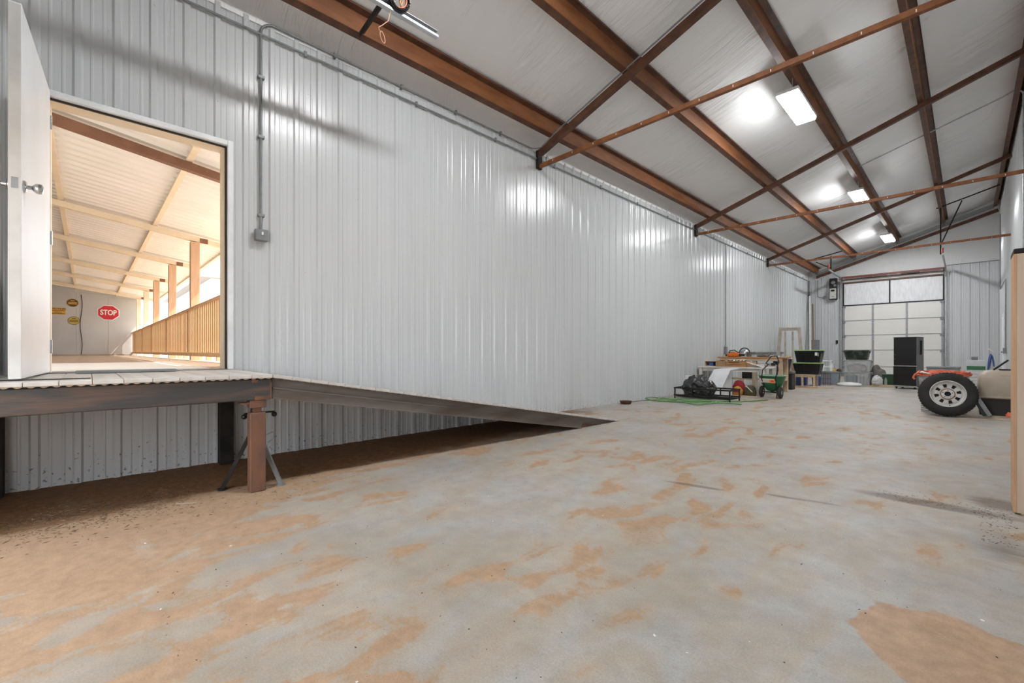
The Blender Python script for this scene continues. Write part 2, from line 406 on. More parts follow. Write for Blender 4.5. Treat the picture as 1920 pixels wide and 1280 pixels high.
# ------------------------------------------------------------------ mesh helpers
class MB:
    """collects boxes, bars, tubes, lathes; build() links them as ONE mesh object"""

    def __init__(self):
        self.v, self.f, self.mi = [], [], []
        self.cur = 0

    def use(self, i):
        self.cur = i
        return self

    def raw(self, verts, faces):
        o = len(self.v)
        self.v += [tuple(q) for q in verts]
        for fc in faces:
            self.f.append([i + o for i in fc])
            self.mi.append(self.cur)
        return self

    def box(self, x0, x1, y0, y1, z0, z1, bev=0.0, T=None, seg=1):
        x0, x1 = sorted((x0, x1)); y0, y1 = sorted((y0, y1)); z0, z1 = sorted((z0, z1))
        if bev <= 0:
            vs_ = [Vector((x, y, z)) for z in (z0, z1) for y in (y0, y1) for x in (x0, x1)]
            fs = [(0, 2, 3, 1), (4, 5, 7, 6), (0, 1, 5, 4), (2, 6, 7, 3), (0, 4, 6, 2), (1, 3, 7, 5)]
        else:
            bm = bmesh.new()
            bmesh.ops.create_cube(bm, size=1)
            for q in bm.verts:
                q.co = Vector(((x0 + x1) / 2 + q.co.x * (x1 - x0), (y0 + y1) / 2 + q.co.y * (y1 - y0), (z0 + z1) / 2 + q.co.z * (z1 - z0)))
            b = min(bev, 0.45 * min(x1 - x0, y1 - y0, z1 - z0))
            bmesh.ops.bevel(bm, geom=list(bm.edges), offset=b, segments=seg, profile=0.5, affect='EDGES')
            bm.verts.index_update()
            vs_ = [q.co.copy() for q in bm.verts]
            fs = [[q.index for q in fc.verts] for fc in bm.faces]
            bm.free()
        if T is not None:
            vs_ = [T @ q for q in vs_]
        return self.raw(vs_, fs)

    def bar(self, p, q, w, h, up=(0, 0, 1), bev=0.0):
        """rectangular bar from p to q, w across, h along up"""
        p, q = Vector(p), Vector(q)
        d = q - p
        L = d.length
        z = d.normalized()
        u = Vector(up)
        if abs(z.dot(u)) > 0.99:
            u = Vector((1, 0, 0))
        x = u.cross(z).normalized()
        y = z.cross(x)
        T = Matrix(((x.x, y.x, z.x, p.x), (x.y, y.y, z.y, p.y), (x.z, y.z, z.z, p.z), (0, 0, 0, 1)))
        return self.box(-w / 2, w / 2, -h / 2, h / 2, 0, L, bev, T)

    def tube(self, pts, r, seg=8, closed=False, cap=True):
        pts = [Vector(q) for q in pts]
        n = len(pts)
        rs = r if isinstance(r, (list, tuple)) else [r] * n
        o = len(self.v)
        vs_ = []
        prev = None
        for i, q in enumerate(pts):
            if closed:
                t = (pts[(i + 1) % n] - pts[i - 1]).normalized()
            else:
                t = (pts[min(i + 1, n - 1)] - pts[max(i - 1, 0)]).normalized()
            if prev is None:
                a = Vector((0, 0, 1)) if abs(t.z) < 0.9 else Vector((1, 0, 0))
                prev = t.cross(a).normalized()
            x = (prev - t * prev.dot(t)).normalized()
            prev = x
            y = t.cross(x)
            for k in range(seg):
                an = 2 * PI * k / seg
                vs_.append(q + (x * math.cos(an) + y * math.sin(an)) * rs[i])
        fs = []
        m = n if closed else n - 1
        for i in range(m):
            for k in range(seg):
                a, b = i * seg + k, i * seg + (k + 1) % seg
                c, d = ((i + 1) % n) * seg + (k + 1) % seg, ((i + 1) % n) * seg + k
                fs.append((a, b, c, d))
        if cap and not closed:
            fs.append(tuple(range(seg - 1, -1, -1)))
            fs.append(tuple((n - 1) * seg + k for k in range(seg)))
        return self.raw(vs_, fs)

    def lathe(self, prof, T=None, seg=24, closed=False):
        """prof: list of (radius, height) turned about local z"""
        vs_, fs = [], []
        for r, z in prof:
            for k in range(seg):
                an = 2 * PI * k / seg
                q = Vector((r * math.cos(an), r * math.sin(an), z))
                vs_.append(T @ q if T is not None else q)
        n = len(prof)
        for i in range(n if closed else n - 1):
            for k in range(seg):
                a, b = i * seg + k, i * seg + (k + 1) % seg
                j = (i + 1) % n
                fs.append((a, b, j * seg + (k + 1) % seg, j * seg + k))
        if not closed:
            if prof[0][0] > 1e-6:
                fs.append(tuple(range(seg - 1, -1, -1)))
            if prof[-1][0] > 1e-6:
                fs.append(tuple((n - 1) * seg + k for k in range(seg)))
        return self.raw(vs_, fs)

    def cyl(self, p, q, r, seg=16):
        return self.tube([p, q], r, seg)

    def prism(self, poly, T, depth):
        """2-D polygon extruded along local z by depth, then placed by T"""
        n = len(poly)
        vs_ = [T @ Vector((x, y, 0)) for x, y in poly] + [T @ Vector((x, y, depth)) for x, y in poly]
        fs = [tuple(range(n - 1, -1, -1)), tuple(range(n, 2 * n))]
        for i in range(n):
            j = (i + 1) % n
            fs.append((i, j, n + j, n + i))
        return self.raw(vs_, fs)

    def lump(self, c, s, amp=0.25, freq=2.0, sub=3, seed=0.0, flat=True):
        """irregular soft lump with a flattened base"""
        bm = bmesh.new()
        bmesh.ops.create_icosphere(bm, subdivisions=sub, radius=1)
        vs_ = []
        for q in bm.verts:
            d = q.co.normalized()
            k = 1 + amp * noise.fractal(d * freq + Vector((seed, seed * 1.7, -seed)), 1.0, 2.0, 4)
            v = d * k
            z = v.z
            if flat:
                z = max(z, -0.55)
            vs_.append(Vector((c[0] + v.x * s[0], c[1] + v.y * s[1], c[2] + z * s[2])))
        if flat:
            mz = min(q.z for q in vs_)
            for q in vs_:
                q.z += c[2] - mz
        bm.verts.index_update()
        fs = [[q.index for q in fc.verts] for fc in bm.faces]
        bm.free()
        return self.raw(vs_, fs)

    def build(self, name, material, parent=None, smooth=None, local=False, kind=None):
        vs_ = self.v
        if parent is not None and not local:
            off = parent.get('_o', (0, 0, 0))
            vs_ = [(a - off[0], b - off[1], c - off[2]) for a, b, c in vs_]
        me = bpy.data.meshes.new(name)
        me.from_pydata(vs_, [], self.f)
        mats = material if isinstance(material, (list, tuple)) else [material]
        for q in mats:
            me.materials.append(M[q] if isinstance(q, str) else q)
        if len(mats) > 1:
            me.polygons.foreach_set('material_index', self.mi)
        me.update()
        bm = bmesh.new()
        bm.from_mesh(me)
        bmesh.ops.recalc_face_normals(bm, faces=bm.faces)
        bm.to_mesh(me)
        bm.free()
        if smooth:
            me.polygons.foreach_set('use_smooth', [True] * len(me.polygons))
            me.set_sharp_from_angle(angle=R(smooth))
        o = bpy.data.objects.new(name, me)
        C.objects.link(o)
        if parent is not None:
            o.parent = parent
        if kind:
            o['kind'] = kind
        return o


def tag(o, label, cat, group=None):
    o['label'] = label
    o['category'] = cat
    if group:
        o['group'] = group
    return o


ROOTS = []


def thing(name, label, cat, loc=(0, 0, 0), rotz=0.0, group=None):
    o = bpy.data.objects.new(name, None)
    C.objects.link(o)
    o.empty_display_size = 0.1
    o.location = loc
    o.rotation_euler = (0, 0, rotz)
    o['_o'] = tuple(loc)
    ROOTS.append(o)
    return tag(o, label, cat, group)


def struct(o, label=None):
    o['kind'] = 'structure'
    if label:
        o['label'] = label
    return o


def dup(root, loc, rotz=None, label=None, group=None, scale=None):
    r = root.copy()
    C.objects.link(r)
    r.location = loc
    if rotz is not None:
        r.rotation_euler = (0, 0, rotz)
    if scale:
        r.scale = scale
    if label:
        r['label'] = label
    if group:
        r['group'] = group
    ROOTS.append(r)
    for ch in list(root.children):
        c = ch.copy()
        C.objects.link(c)
        c.parent = r
        for g in ch.children:
            d = g.copy()
            C.objects.link(d)
            d.parent = c
    return r


def text_mesh(name, body, size, T, material, parent, extrude=0.002, bold=0.0):
    cu = bpy.data.curves.new('lettering_source', 'FONT')
    cu.body = body
    cu.size = size
    cu.align_x = 'CENTER'
    cu.align_y = 'CENTER'
    cu.extrude = extrude
    cu.offset = bold
    tmp = bpy.data.objects.new('lettering_source', cu)
    C.objects.link(tmp)
    dg = bpy.context.evaluated_depsgraph_get()
    me = bpy.data.meshes.new_from_object(tmp.evaluated_get(dg))
    bpy.data.objects.remove(tmp)
    bpy.data.curves.remove(cu)
    off = Vector(parent.get('_o', (0, 0, 0))) if parent is not None else Vector((0, 0, 0))
    for q in me.vertices:
        q.co = T @ q.co - off
    me.materials.clear()
    me.materials.append(M[material])
    o = bpy.data.objects.new(name, me)
    C.objects.link(o)
    o.parent = parent
    return o


def frame_T(origin, x, y):
    """matrix with local x, y axes given in world space"""
    x, y = Vector(x).normalized(), Vector(y).normalized()
    z = x.cross(y)
    o = Vector(origin)
    return Matrix(((x.x, y.x, z.x, o.x), (x.y, y.y, z.y, o.y), (x.z, y.z, z.z, o.z), (0, 0, 0, 1)))


def arc(c, r, a0, a1, n, ax, ay):
    c, ax, ay = Vector(c), Vector(ax), Vector(ay)
    return [c + ax * (r * math.cos(R(a0 + (a1 - a0) * i / n))) + ay * (r * math.sin(R(a0 + (a1 - a0) * i / n))) for i in range(n + 1)]


# ================================================================== THE SETTING
WX = -4.72           # inner face of the left wall
RX = 0.78            # inner face of the right wall
Y0, Y1 = -0.80, 22.15
RIB = 0.2246
SL = 0.33            # roof pitch
DECK = 0.838         # top of the platform


def zceil(x, c=4.37):
    return c + SL * (x + 4.72)


# floor
m = MB()
m.box(WX - 0.15, RX + 0.12, Y0 - 0.1, Y1 + 0.1, -0.2, 0.0)
struct(m.build('floor', 'concrete'), 'grey concrete floor with drifts of orange dust')


def rib_points(a, b, phase, hmaj=0.019, hmin=0.0045):
    pts = []
    k = math.floor((a - phase) / RIB) - 1
    while phase + k * RIB < b + RIB:
        r = phase + k * RIB
        pts += [(r - 0.031, 0), (r - 0.017, hmaj), (r + 0.017, hmaj), (r + 0.031, 0)]
        for mn in (0.078, 0.147):
            c = r + mn
            pts += [(c - 0.012, 0), (c - 0.005, hmin), (c + 0.005, hmin), (c + 0.012, 0)]
        k += 1

    def h(t):
        for (p, q) in zip(pts, pts[1:]):
            if p[0] <= t <= q[0]:
                return p[1] + (q[1] - p[1]) * (t - p[0]) / max(q[0] - p[0], 1e-9)
        return 0
    return [(a, h(a))] + [q for q in pts if a + 1e-4 < q[0] < b - 1e-4] + [(b, h(b))]


def panel_strip(m, a, b, z0, z1, phase, place):
    """one ribbed sheet between a and b; place(t, depth, z) -> world point; z1 may be a function of t"""
    pr = rib_points(a, b, phase)
    top = z1 if callable(z1) else (lambda t: z1)
    vs_ = []
    for t, d in pr:
        vs_ += [place(t, d + 0.004, z0), place(t, d + 0.004, top(t))]
    fs = [(2 * i, 2 * i + 2, 2 * i + 3, 2 * i + 1) for i in range(len(pr) - 1)]
    m.raw(vs_, fs)


# ---- left wall with the doorway
DY0, DY1, DZ0, DZ1 = -0.215, 0.925, DECK, 2.885
wl = MB()
WT = 0.16
for a, b, c, d in ((Y0 - 0.1, DY0, 0, 4.42), (DY1, Y1 + 0.1, 0, 4.42), (DY0, DY1, 0, DZ0 - 0.03), (DY0, DY1, DZ1, 4.42)):
    wl.box(WX - WT, WX, a, b, c, d)
wall_left = struct(wl.build('wall_left', 'panel_plain'), 'left wall of white ribbed metal panels')
wall_left['_o'] = (0, 0, 0)
PH = -0.274
WTOP = 4.165
W4 = 4 * RIB
pl = lambda t, d, z: (WX + d, t, z)
shared = None
k = -7
while True:
    a = PH - RIB / 2 + W4 * k
    b = a + W4
    if a > Y1:
        break
    k += 1
    a0, b0 = max(a, Y0), min(b, Y1)
    if b0 <= a0 + 0.01:
        continue
    if b0 > DY0 and a0 < DY1:
        m = MB()
        if a0 < DY0:
            panel_strip(m, a0, DY0 - 0.02, 0, WTOP, PH, pl)
        if b0 > DY1:
            panel_strip(m, DY1 + 0.02, b0 - 0.0015, 0, WTOP, PH, pl)
        x0, x1 = max(a0, DY0 - 0.02), min(b0 - 0.0015, DY1 + 0.02)
        panel_strip(m, x0, x1, DZ1 + 0.03, WTOP, PH, pl)
        panel_strip(m, x0, x1, 0, DZ0 - 0.03, PH, pl)
        m.build('wall_panel', 'panel', wall_left)
    elif b0 - a0 < W4 - 0.01:
        m = MB()
        panel_strip(m, a0, b0, 0, WTOP, PH, pl)
        m.build('wall_panel', 'panel', wall_left)
    else:
        if shared is None:
            m = MB()
            panel_strip(m, -W4 / 2, W4 / 2 - 0.0015, 0, WTOP, -W4 / 2 + RIB / 2, lambda t, d, z: (d, t, z))
            shared = m.build('wall_panel', 'panel', wall_left)
            o = shared
        else:
            o = shared.copy()
            C.objects.link(o)
        o.location = (WX, a + W4 / 2, 0)

# ---- end wall: metal panels below, vinyl insulation above, overhead door in front
T_end = frame_T((0, Y1 + 0.15, 0), (1, 0, 0), (0, 0, 1))
we = MB()
we.prism([(WX - WT, 0), (RX + 0.12, 0), (RX + 0.12, zceil(RX + 0.12) + 0.1), (WX - WT, zceil(WX - WT) + 0.1)], T_end, 0.15)
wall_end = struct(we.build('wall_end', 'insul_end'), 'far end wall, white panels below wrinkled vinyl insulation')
wall_end['_o'] = (0, 0, 0)
pe = lambda t, d, z: (t, Y1 - d, z)
for k in range(-1, 8):
    a = -4.72 + W4 * k + 0.3
    b = a + W4 - 0.0015
    for lo, hi, top in ((WX, -3.60, lambda t: 3.93 + 0.325 * (t + 4.72)), (-0.52, RX, lambda t: 4.085)):
        a0, b0 = max(a, lo), min(b, hi)
        if b0 - a0 > 0.02:
            m = MB()
            panel_strip(m, a0, b0, 0, top, -4.66, pe)
            m.build('wall_panel', 'panel', wall_end)
m = MB()
m.box(-0.55, RX, Y1 - 0.03, Y1, 4.075, 4.10)
m.build('panel_cap_strip', 'galv_dull', wall_end)

# ---- right wall
wr = MB()
wr.box(RX, RX + 0.12, Y0 - 0.1, Y1 + 0.1, 0, zceil(RX) + 0.2)
wall_right = struct(wr.build('wall_right', 'panel_plain'), 'right wall of white ribbed metal panels')
wall_right['_o'] = (0, 0, 0)
m = MB()
panel_strip(m, -W4 / 2, W4 / 2 - 0.0015, 0, 5.72, -W4 / 2 + RIB / 2, lambda t, d, z: (-d, t, z))
o = m.build('wall_panel', 'panel', wall_right)
yy = Y1 - W4 / 2
first = True
while yy > Y0 + W4 / 2:
    if not first:
        o = o.copy()
        C.objects.link(o)
    o.location = (RX, yy, 0)
    first = False
    yy -= W4

# ---- back wall behind the camera
wb = MB()
BT = frame_T((0, Y0, 0), (1, 0, 0), (0, 0, 1))
BX0, BX1, BZ = -3.50, -0.58, 2.15          # unseen opening at the camera end, added to let in daylight
wb.prism([(WX - WT, 0), (BX0, 0), (BX0, zceil(BX0) + 0.1), (WX - WT, zceil(WX - WT) + 0.1)], BT, 0.12)
wb.prism([(BX1, 0), (RX + 0.12, 0), (RX + 0.12, zceil(RX + 0.12) + 0.1), (BX1, zceil(BX1) + 0.1)], BT, 0.12)
wb.prism([(BX0, BZ), (BX1, BZ), (BX1, zceil(BX1) + 0.1), (BX0, zceil(BX0) + 0.1)], BT, 0.12)
struct(wb.build('wall_back', 'panel_plain'), 'white end wall behind the viewpoint with an opening added to let in daylight')

# ---- ceiling: vinyl faced insulation draped over the purlins
PURX = (-4.33, -3.08, -1.79, -0.545, 0.70)      # purlin web positions
NX = []
prof = [(-4.705, 4.13), (-4.705, 4.24), (-4.695, 4.33), (-4.64, 4.395)]
xs = [-4.55 + 0.07 * i for i in range(int(5.33 / 0.07) + 1)] + [RX]
for x in xs:
    near = min(abs(x - q) for q in PURX)
    prof.append((x, zceil(x) - 0.035 * min(1, near / 0.5)))
ys = [Y0 + (Y1 - Y0) * i / 240 for i in range(241)]
vs_, fs = [], []
for j, y in enumerate(ys):
    for i, (x, z) in enumerate(prof):
        w = 0
        if i > 3:
            w = 0.014 * noise.noise(Vector((x * 0.8, y * 0.7, 0))) + 0.006 * noise.noise(Vector((x * 0.7 + y * 0.4, y * 4.0, 3)))
        vs_.append((x, y, z + w))
n = len(prof)
for j in range(len(ys) - 1):
    for i in range(n - 1):
        fs.append((j * n + i, j * n + i + 1, (j + 1) * n + i + 1, (j + 1) * n + i))
m = MB().raw(vs_, fs)
ceiling = struct(m.build('ceiling', 'insul', smooth=50), 'white vinyl insulation under the sloping roof')
me = ceiling.data
m = MB()
m.prism([(WX - WT - 0.1, zceil(WX - WT - 0.1) + 0.09), (RX + 0.2, zceil(RX + 0.2) + 0.09), (RX + 0.2, zceil(RX + 0.2) + 0.2), (WX - WT - 0.1, zceil(WX - WT - 0.1) + 0.2)],
        frame_T((0, Y1 + 0.2, 0), (1, 0, 0), (0, 0, 1)), Y1 - Y0 + 0.4)
struct(m.build('roof', 'galv_dull'), 'sloping metal roof over the hall')

# ---- doorway trim and door leaf
t1 = MB()
tw = 0.045
t1.box(WX - 0.01, WX + 0.032, DY1, DY1 + tw, DZ0, DZ1 + tw, 0.004)
t1.box(WX - 0.01, WX + 0.032, DY0 - tw, DY1 - 0.0005, DZ1, DZ1 + tw, 0.004)
t1.box(WX - 0.01, WX + 0.032, DY0 - tw, DY0, DZ0, DZ1 - 0.0005, 0.004)
trim = struct(t1.build('trim_1', 'trim_white'), 'white metal trim around the open doorway')
trim['_o'] = (0, 0, 0)
m = MB()
m.box(WX - 0.03, WX - 0.012, DY1 - 0.012, DY1, DZ0 + 0.005, DZ1)
m.box(WX - 0.03, WX - 0.012, DY0, DY1 - 0.012, DZ1 - 0.012, DZ1)
m.build('weatherstrip', 'dark_gap', trim)
m = MB()
m.box(WX - WT - 0.03, WX - 0.031, DY1 - 0.02, DY1, DZ0 + 0.005, DZ1)
m.box(WX - WT - 0.03, WX - 0.031, DY0, DY1 - 0.02, DZ1 - 0.010, DZ1)
m.box(WX - WT - 0.03, WX - 0.031, DY0, DY0 + 0.02, DZ0 + 0.005, DZ1 - 0.0105)
m.build('jamb', 'cream', trim)
m = MB()
m.box(WX - WT - 0.02, WX + 0.02, DY0, DY1, DZ0 - 0.03, DZ0 + 0.004)
m.build('threshold', 'galv_dull', trim)
m = MB()
m.box(WX - WT + 0.005, WX - 0.001, DY0, DY0 + 0.003, 0.0, DZ0 - 0.03)
m.build('sill_filler', 'dark_gap', trim)

# leaf, hinged on the left jamb and swung into the room
door = bpy.data.objects.new('door_1', None)
C.objects.link(door)
struct(door, 'white flush door standing open into the hall')
door.location = (WX + 0.035, DY0 + 0.02, DECK)
door.rotation_euler = (0, 0, R(-3.4))
door['_o'] = (0, 0, 0)
LEAF, LT, LH = 1.075, 0.05, 2.075
m = MB()
m.box(0, LEAF, -LT, 0, 0.012, LH, 0.003)
m.build('door_leaf', 'door_white', door, local=True)
m = MB()
m.box(LEAF - 0.001, LEAF + 0.0015, -LT + 0.002, -0.002, 0.02, LH - 0.01)
m.build('edge_channel', mat('pale_door_edge', (0.62, 0.61, 0.59), 0.5), door, local=True)
KZ = 1.085
m = MB()
m.box(LEAF + 0.0015, LEAF + 0.003, -0.038, -0.012, KZ - 0.03, KZ + 0.03)
m.build('latch_plate', 'chrome', door, local=True)
for s in (1, -1):
    T = frame_T((LEAF - 0.06, 0 if s > 0 else -LT, KZ), (1, 0, 0), (0, 0, -s))
    m = MB()
    m.lathe([(0.0, 0.0), (0.034, 0.0), (0.034, 0.006), (0.028, 0.012), (0.012, 0.014), (0.011, 0.032), (0.018, 0.038), (0.027, 0.048),
             (0.029, 0.060), (0.026, 0.072), (0.015, 0.078), (0.0, 0.079)], T, 24)
    m.build('knob', 'chrome', door, smooth=40, local=True)
for hz in (0.2, 1.0, 1.85):
    m = MB()
    m.cyl((-0.008, 0.004, hz - 0.05), (-0.008, 0.004, hz + 0.05), 0.008, 10)
    m.build('hinge', 'chrome', door, smooth=40, local=True)

# ---- overhead door in the end wall
GX0, GX1 = -3.50, -0.58
gd = bpy.data.objects.new('door_2', None)
C.objects.link(gd)
struct(gd, 'closed cream sectional overhead door')
gd['_o'] = (0, 0, 0)
joints = [0.0, 0.42, 1.06, 1.65, 2.24, 2.84]
for a, b in zip(joints, joints[1:]):
    m = MB()
    m.box(GX0, GX1, Y1 - 0.07, Y1 - 0.025, a + 0.004, b - 0.004, 0.008)
    sec = m.build('door_section', 'gdoor', gd)
    sec['_o'] = (0, 0, 0)
    m = MB()
    m.box(GX0 + 0.01, GX1 - 0.01, Y1 - 0.074, Y1 - 0.03, b - 0.016, b - 0.005)
    m.build('joint_strip', 'gdoor_joint', sec)
    for x in (-2.555, -1.565):
        m = MB()
        m.box(x - 0.035, x + 0.035, Y1 - 0.078, Y1 - 0.068, a + 0.01, b - 0.017)
        for q in range(3):
            zc = a + (b - a) * (q + 0.5) / 3
            m.box(x - 0.016, x + 0.016, Y1 - 0.086, Y1 - 0.078, zc - 0.03, zc + 0.03)
        m.build('stile', 'gdoor_joint', sec)
    for x, s in ((GX0, 1), (GX1, -1)):
        m = MB()
        m.box(x, x + s * 0.06, Y1 - 0.077, Y1 - 0.069, a + 0.01, b - 0.017)
        m.build('end_stile', 'gdoor_joint', sec)
        m = MB()
        m.cyl((x - s * 0.05, Y1 - 0.09, b - 0.05), (x + s * 0.05, Y1 - 0.09, b - 0.05), 0.012, 8)
        m.box(x - s * 0.0, x + s * 0.09, Y1 - 0.105, Y1 - 0.078, b - 0.085, b - 0.02)
        m.build('roller_hinge', 'galv_dull', sec)
# vertical tracks, bending back to follow the roof
for x, s in ((GX0 - 0.055, -1), (GX1 + 0.055, 1)):
    endy = 19.75 if s < 0 else 19.2
    m = MB()
    m.box(x - 0.02, x + 0.02, Y1 - 0.115, Y1 - 0.06, 0.0, 3.62)
    m.box(x + s * 0.02, x + s * 0.075, Y1 - 0.025, Y1 - 0.02, 0.0, 3.9)
    pts = arc((x, Y1 - 0.085 - 0.38, 3.62), 0.38, 0, 80, 8, (0, 1, 0), (0, 0, 1))
    e = pts[-1]
    pts.append(Vector((x, endy, e.z + 0.04)))
    for p, q in zip(pts, pts[1:]):
        m.bar(p, q, 0.04, 0.055)
    m.build('track', 'galv', gd)
    m = MB()
    m.cyl((x, endy - 0.02, e.z + 0.08), (x, endy - 0.02, e.z + 0.24), 0.022, 10)
    m.build('red_bumper', mat('red_bumper_%d' % (s + 1), (0.55, 0.06, 0.03), 0.5), gd)
    m = MB()
    zt = 4.13 + SL * (x + 4.72)
    m.bar((x - s * 0.05, endy + 0.1, e.z + 0.06), (x - s * 0.05, endy + 0.1, zt + 0.03), 0.035, 0.035)
    m.bar((x - s * 0.05, endy + 0.1, e.z + 0.35 if s > 0 else e.z + 0.1), (x + 0.42 * s, endy + 0.1, zt + 0.42 * s * SL * 0.9), 0.03, 0.03)
    m.bar((x - 0.15 * (1 if s > 0 else 3.2), endy + 0.1, zt - 0.0), (x + 1.2 * (1 if s > 0 else 0.4), endy + 0.1, zt + SL * 1.2 * (1 if s > 0 else 0.45)), 0.03, 0.03)
    m.build('track_hanger', 'black_steel', gd)
# glazed-over panel framed in brown above the door
wd = bpy.data.objects.new('trim_2', None)
C.objects.link(wd)
struct(wd, 'brown framed insulation panel above the overhead door')
wd['_o'] = (0, 0, 0)
m = MB()
for a, b in ((GX0 + 0.03, -2.075), (-2.035, GX1 - 0.02)):
    m.box(a, b, Y1 - 0.03, Y1, 2.88, 3.74, 0.004)
m.build('vinyl_panel', mat('grey_white_vinyl', (0.78, 0.78, 0.80), 0.3, bump=0.35, bscale=3, stretch=(4, 1, 0.7)), wd)
m = MB()
m.box(GX0, GX1, Y1 - 0.06, Y1, 2.845, 2.875)
m.box(GX0, GX0 + 0.03, Y1 - 0.06, Y1, 2.876, 3.74)
m.box(GX1 - 0.02, GX1, Y1 - 0.06, Y1, 2.876, 3.74)
m.box(-2.075, -2.035, Y1 - 0.06, Y1, 2.876, 3.74)
m.build('frame', 'black_steel', wd)
m = MB()
m.box(GX0, GX1, Y1 - 0.08, Y1, 3.745, 3.80)
m.build('lintel', 'frame_brown', wd)
m = MB()
m.box(GX0 - 0.05, GX1, Y1 - 0.05, Y1, 3.805, 3.885)
m.build('header_board', 'gdoor', wd)
m = MB()
m.box(GX0 - 0.05, GX1 + 0.02, Y1 - 0.11, Y1, 3.89, 4.03, 0.006)
m.build('header_beam', mat('red_brown_header', (0.20, 0.05, 0.03), 0.5), wd)
m = MB()
m.cyl((GX0 - 0.12, Y1 - 0.20, 3.92), (GX1 + 0.02, Y1 - 0.20, 3.92), 0.018, 12)
for x in (-3.45, -2.05, -1.8, -0.62):
    m.cyl((x - 0.03, Y1 - 0.2, 3.92), (x + 0.03, Y1 - 0.2, 3.92), 0.035 if abs(x + 2) < 0.5 else 0.065, 14)
m.build('torsion_shaft', 'galv_dull', wd, smooth=40)
m = MB()
for a, b in ((-2.9, -2.12), (-1.72, -1.2)):
    m.tube([(a + (b - a) * i / 120, Y1 - 0.2 + 0.03 * math.cos(i * 1.05), 3.92 + 0.03 * math.sin(i * 1.05)) for i in range(121)], 0.007, 5)
m.build('torsion_spring', 'black_steel', wd, smooth=60)

# door in the right wall, far end
d3 = bpy.data.objects.new('door_3', None)
C.objects.link(d3)
struct(d3, 'white flush door in the right wall')
d3['_o'] = (0, 0, 0)
m = MB()
m.box(RX - 0.055, RX - 0.012, 18.62, 19.55, 0.02, 2.03, 0.003)
m.build('door_leaf', 'door_white', d3)
m = MB()
for a, b, c, d in ((18.56, 18.615, 0, 2.09), (19.555, 19.61, 0, 2.09), (18.62, 19.55, 2.035, 2.09)):
    m.box(RX - 0.06, RX, a, b, c, d, 0.003)
m.build('door_frame', 'trim_white', d3)
m = MB()
m.lathe([(0.0, 0.0), (0.032, 0.0), (0.03, 0.01), (0.012, 0.014), (0.012, 0.05), (0.0, 0.05)], frame_T((RX - 0.055, 18.72, 0.99), (0, 1, 0), (0, 0, -1)) @ Matrix.Scale(1, 4), 16)
m.bar((RX - 0.10, 18.72, 0.99), (RX - 0.10, 18.84, 0.985), 0.016, 0.02)
m.build('lever_handle', 'black_steel', d3)

# ================================================================== ROOF STEEL
def zpur(x):
    return 4.15 + SL * (x + 4.72)


pnames = ('nearest the left eave', 'second from the left eave', 'carrying the row of ceiling lights', 'fourth from the left eave', 'along the high right wall')
for i, x in enumerate(PURX):
    zb = zpur(x - 0.03)
    t = thing('roof_purlin', 'long red-brown steel purlin running down the hall, ' + pnames[i], 'purlin', (x, Y0, zb), group='roof purlins')
    m = MB()
    zt = zb + 0.205
    m.box(x - 0.004, x + 0.004, Y0 + 0.02, Y1 - 0.02, zb, zt)
    m.build('web', 'rust_beam', t)
    m = MB()
    m.bar((x - 0.041, Y0 + 0.02, zb - 0.008), (x - 0.041, Y1 - 0.02, zb - 0.008), 0.075, 0.006, up=(-SL, 0, 1))
    m.box(x - 0.079, x - 0.074, Y0 + 0.02, Y1 - 0.02, zb - 0.02, zb + 0.006)
    m.build('lower_flange', 'rust_dark', t)
    m = MB()
    m.bar((x + 0.041, Y0 + 0.02, zt + 0.008), (x + 0.041, Y1 - 0.02, zt + 0.008), 0.075, 0.006, up=(-SL, 0, 1))
    m.box(x + 0.073, x + 0.078, Y0 + 0.02, Y1 - 0.02, zt - 0.004, zt + 0.02)
    m.build('upper_flange', 'rust_dark', t)  # darker steel colour stands in for shade on the flange underside

FY = (5.11, 10.88, 16.55)
fnames = ('closest to the camera', 'in the middle of the hall', 'nearest the overhead door')
for i, y in enumerate(FY):
    t = thing('roof_frame', 'red-brown steel roof frame with sloping rafter and level tie bar, ' + fnames[i], 'roof frame', (WX, y, 3.87), group='roof frames')
    m = MB()
    zr = lambda x: 4.085 + SL * (x + 4.72)
    m.bar((WX + 0.02, y, zr(WX + 0.02)), (RX - 0.01, y, zr(RX - 0.01)), 0.075, 0.09, up=(0, 0, 1))
    m.build('rafter', 'rust_dark', t)
    m = MB()
    m.bar((WX + 0.06, y, 3.905), (RX - 0.01, y, 3.915), 0.05, 0.055)
    tie = m.build('tie_bar', 'rust_beam', t)
    tie['_o'] = (WX, y, 3.87)
    m = MB()
    for q in range(14):
        x = WX + 0.35 + q * 0.37
        m.box(x - 0.004, x + 0.004, y - 0.0265, y - 0.025, 3.895, 3.92)
    m.build('weld_mark', 'sign_white', tie)
    m = MB()
    m.box(WX + 0.022, WX + 0.07, y - 0.05, y + 0.05, 3.865, 4.15, 0.003)
    m.build('end_plate', 'black_steel', t)
# the rafter on the end wall
t = thing('end_rafter', 'dark steel rafter along the slope of the far end wall', 'rafter', (WX, Y1 - 0.1, 3.9))
m = MB()
m.bar((WX + 0.32, Y1 - 0.1, 4.12), (RX - 0.05, Y1 - 0.1, 4.04 + 0.33 * (RX + 4.4) + 0.017), 0.07, 0.10)
rf = m.build('rafter_bar', 'rust_dark', t)
m = MB()
for k in range(3):
    dy = 0.22 + 0.13 * k
    m.bar((-4.40, Y1 - dy, 4.20 + 0.02 * k), (RX - 0.15, Y1 - dy, 4.20 + 0.02 * k + 0.33 * (RX + 4.25)), 0.022, 0.022)
m.build('brace_rod', 'galv_dull', t)

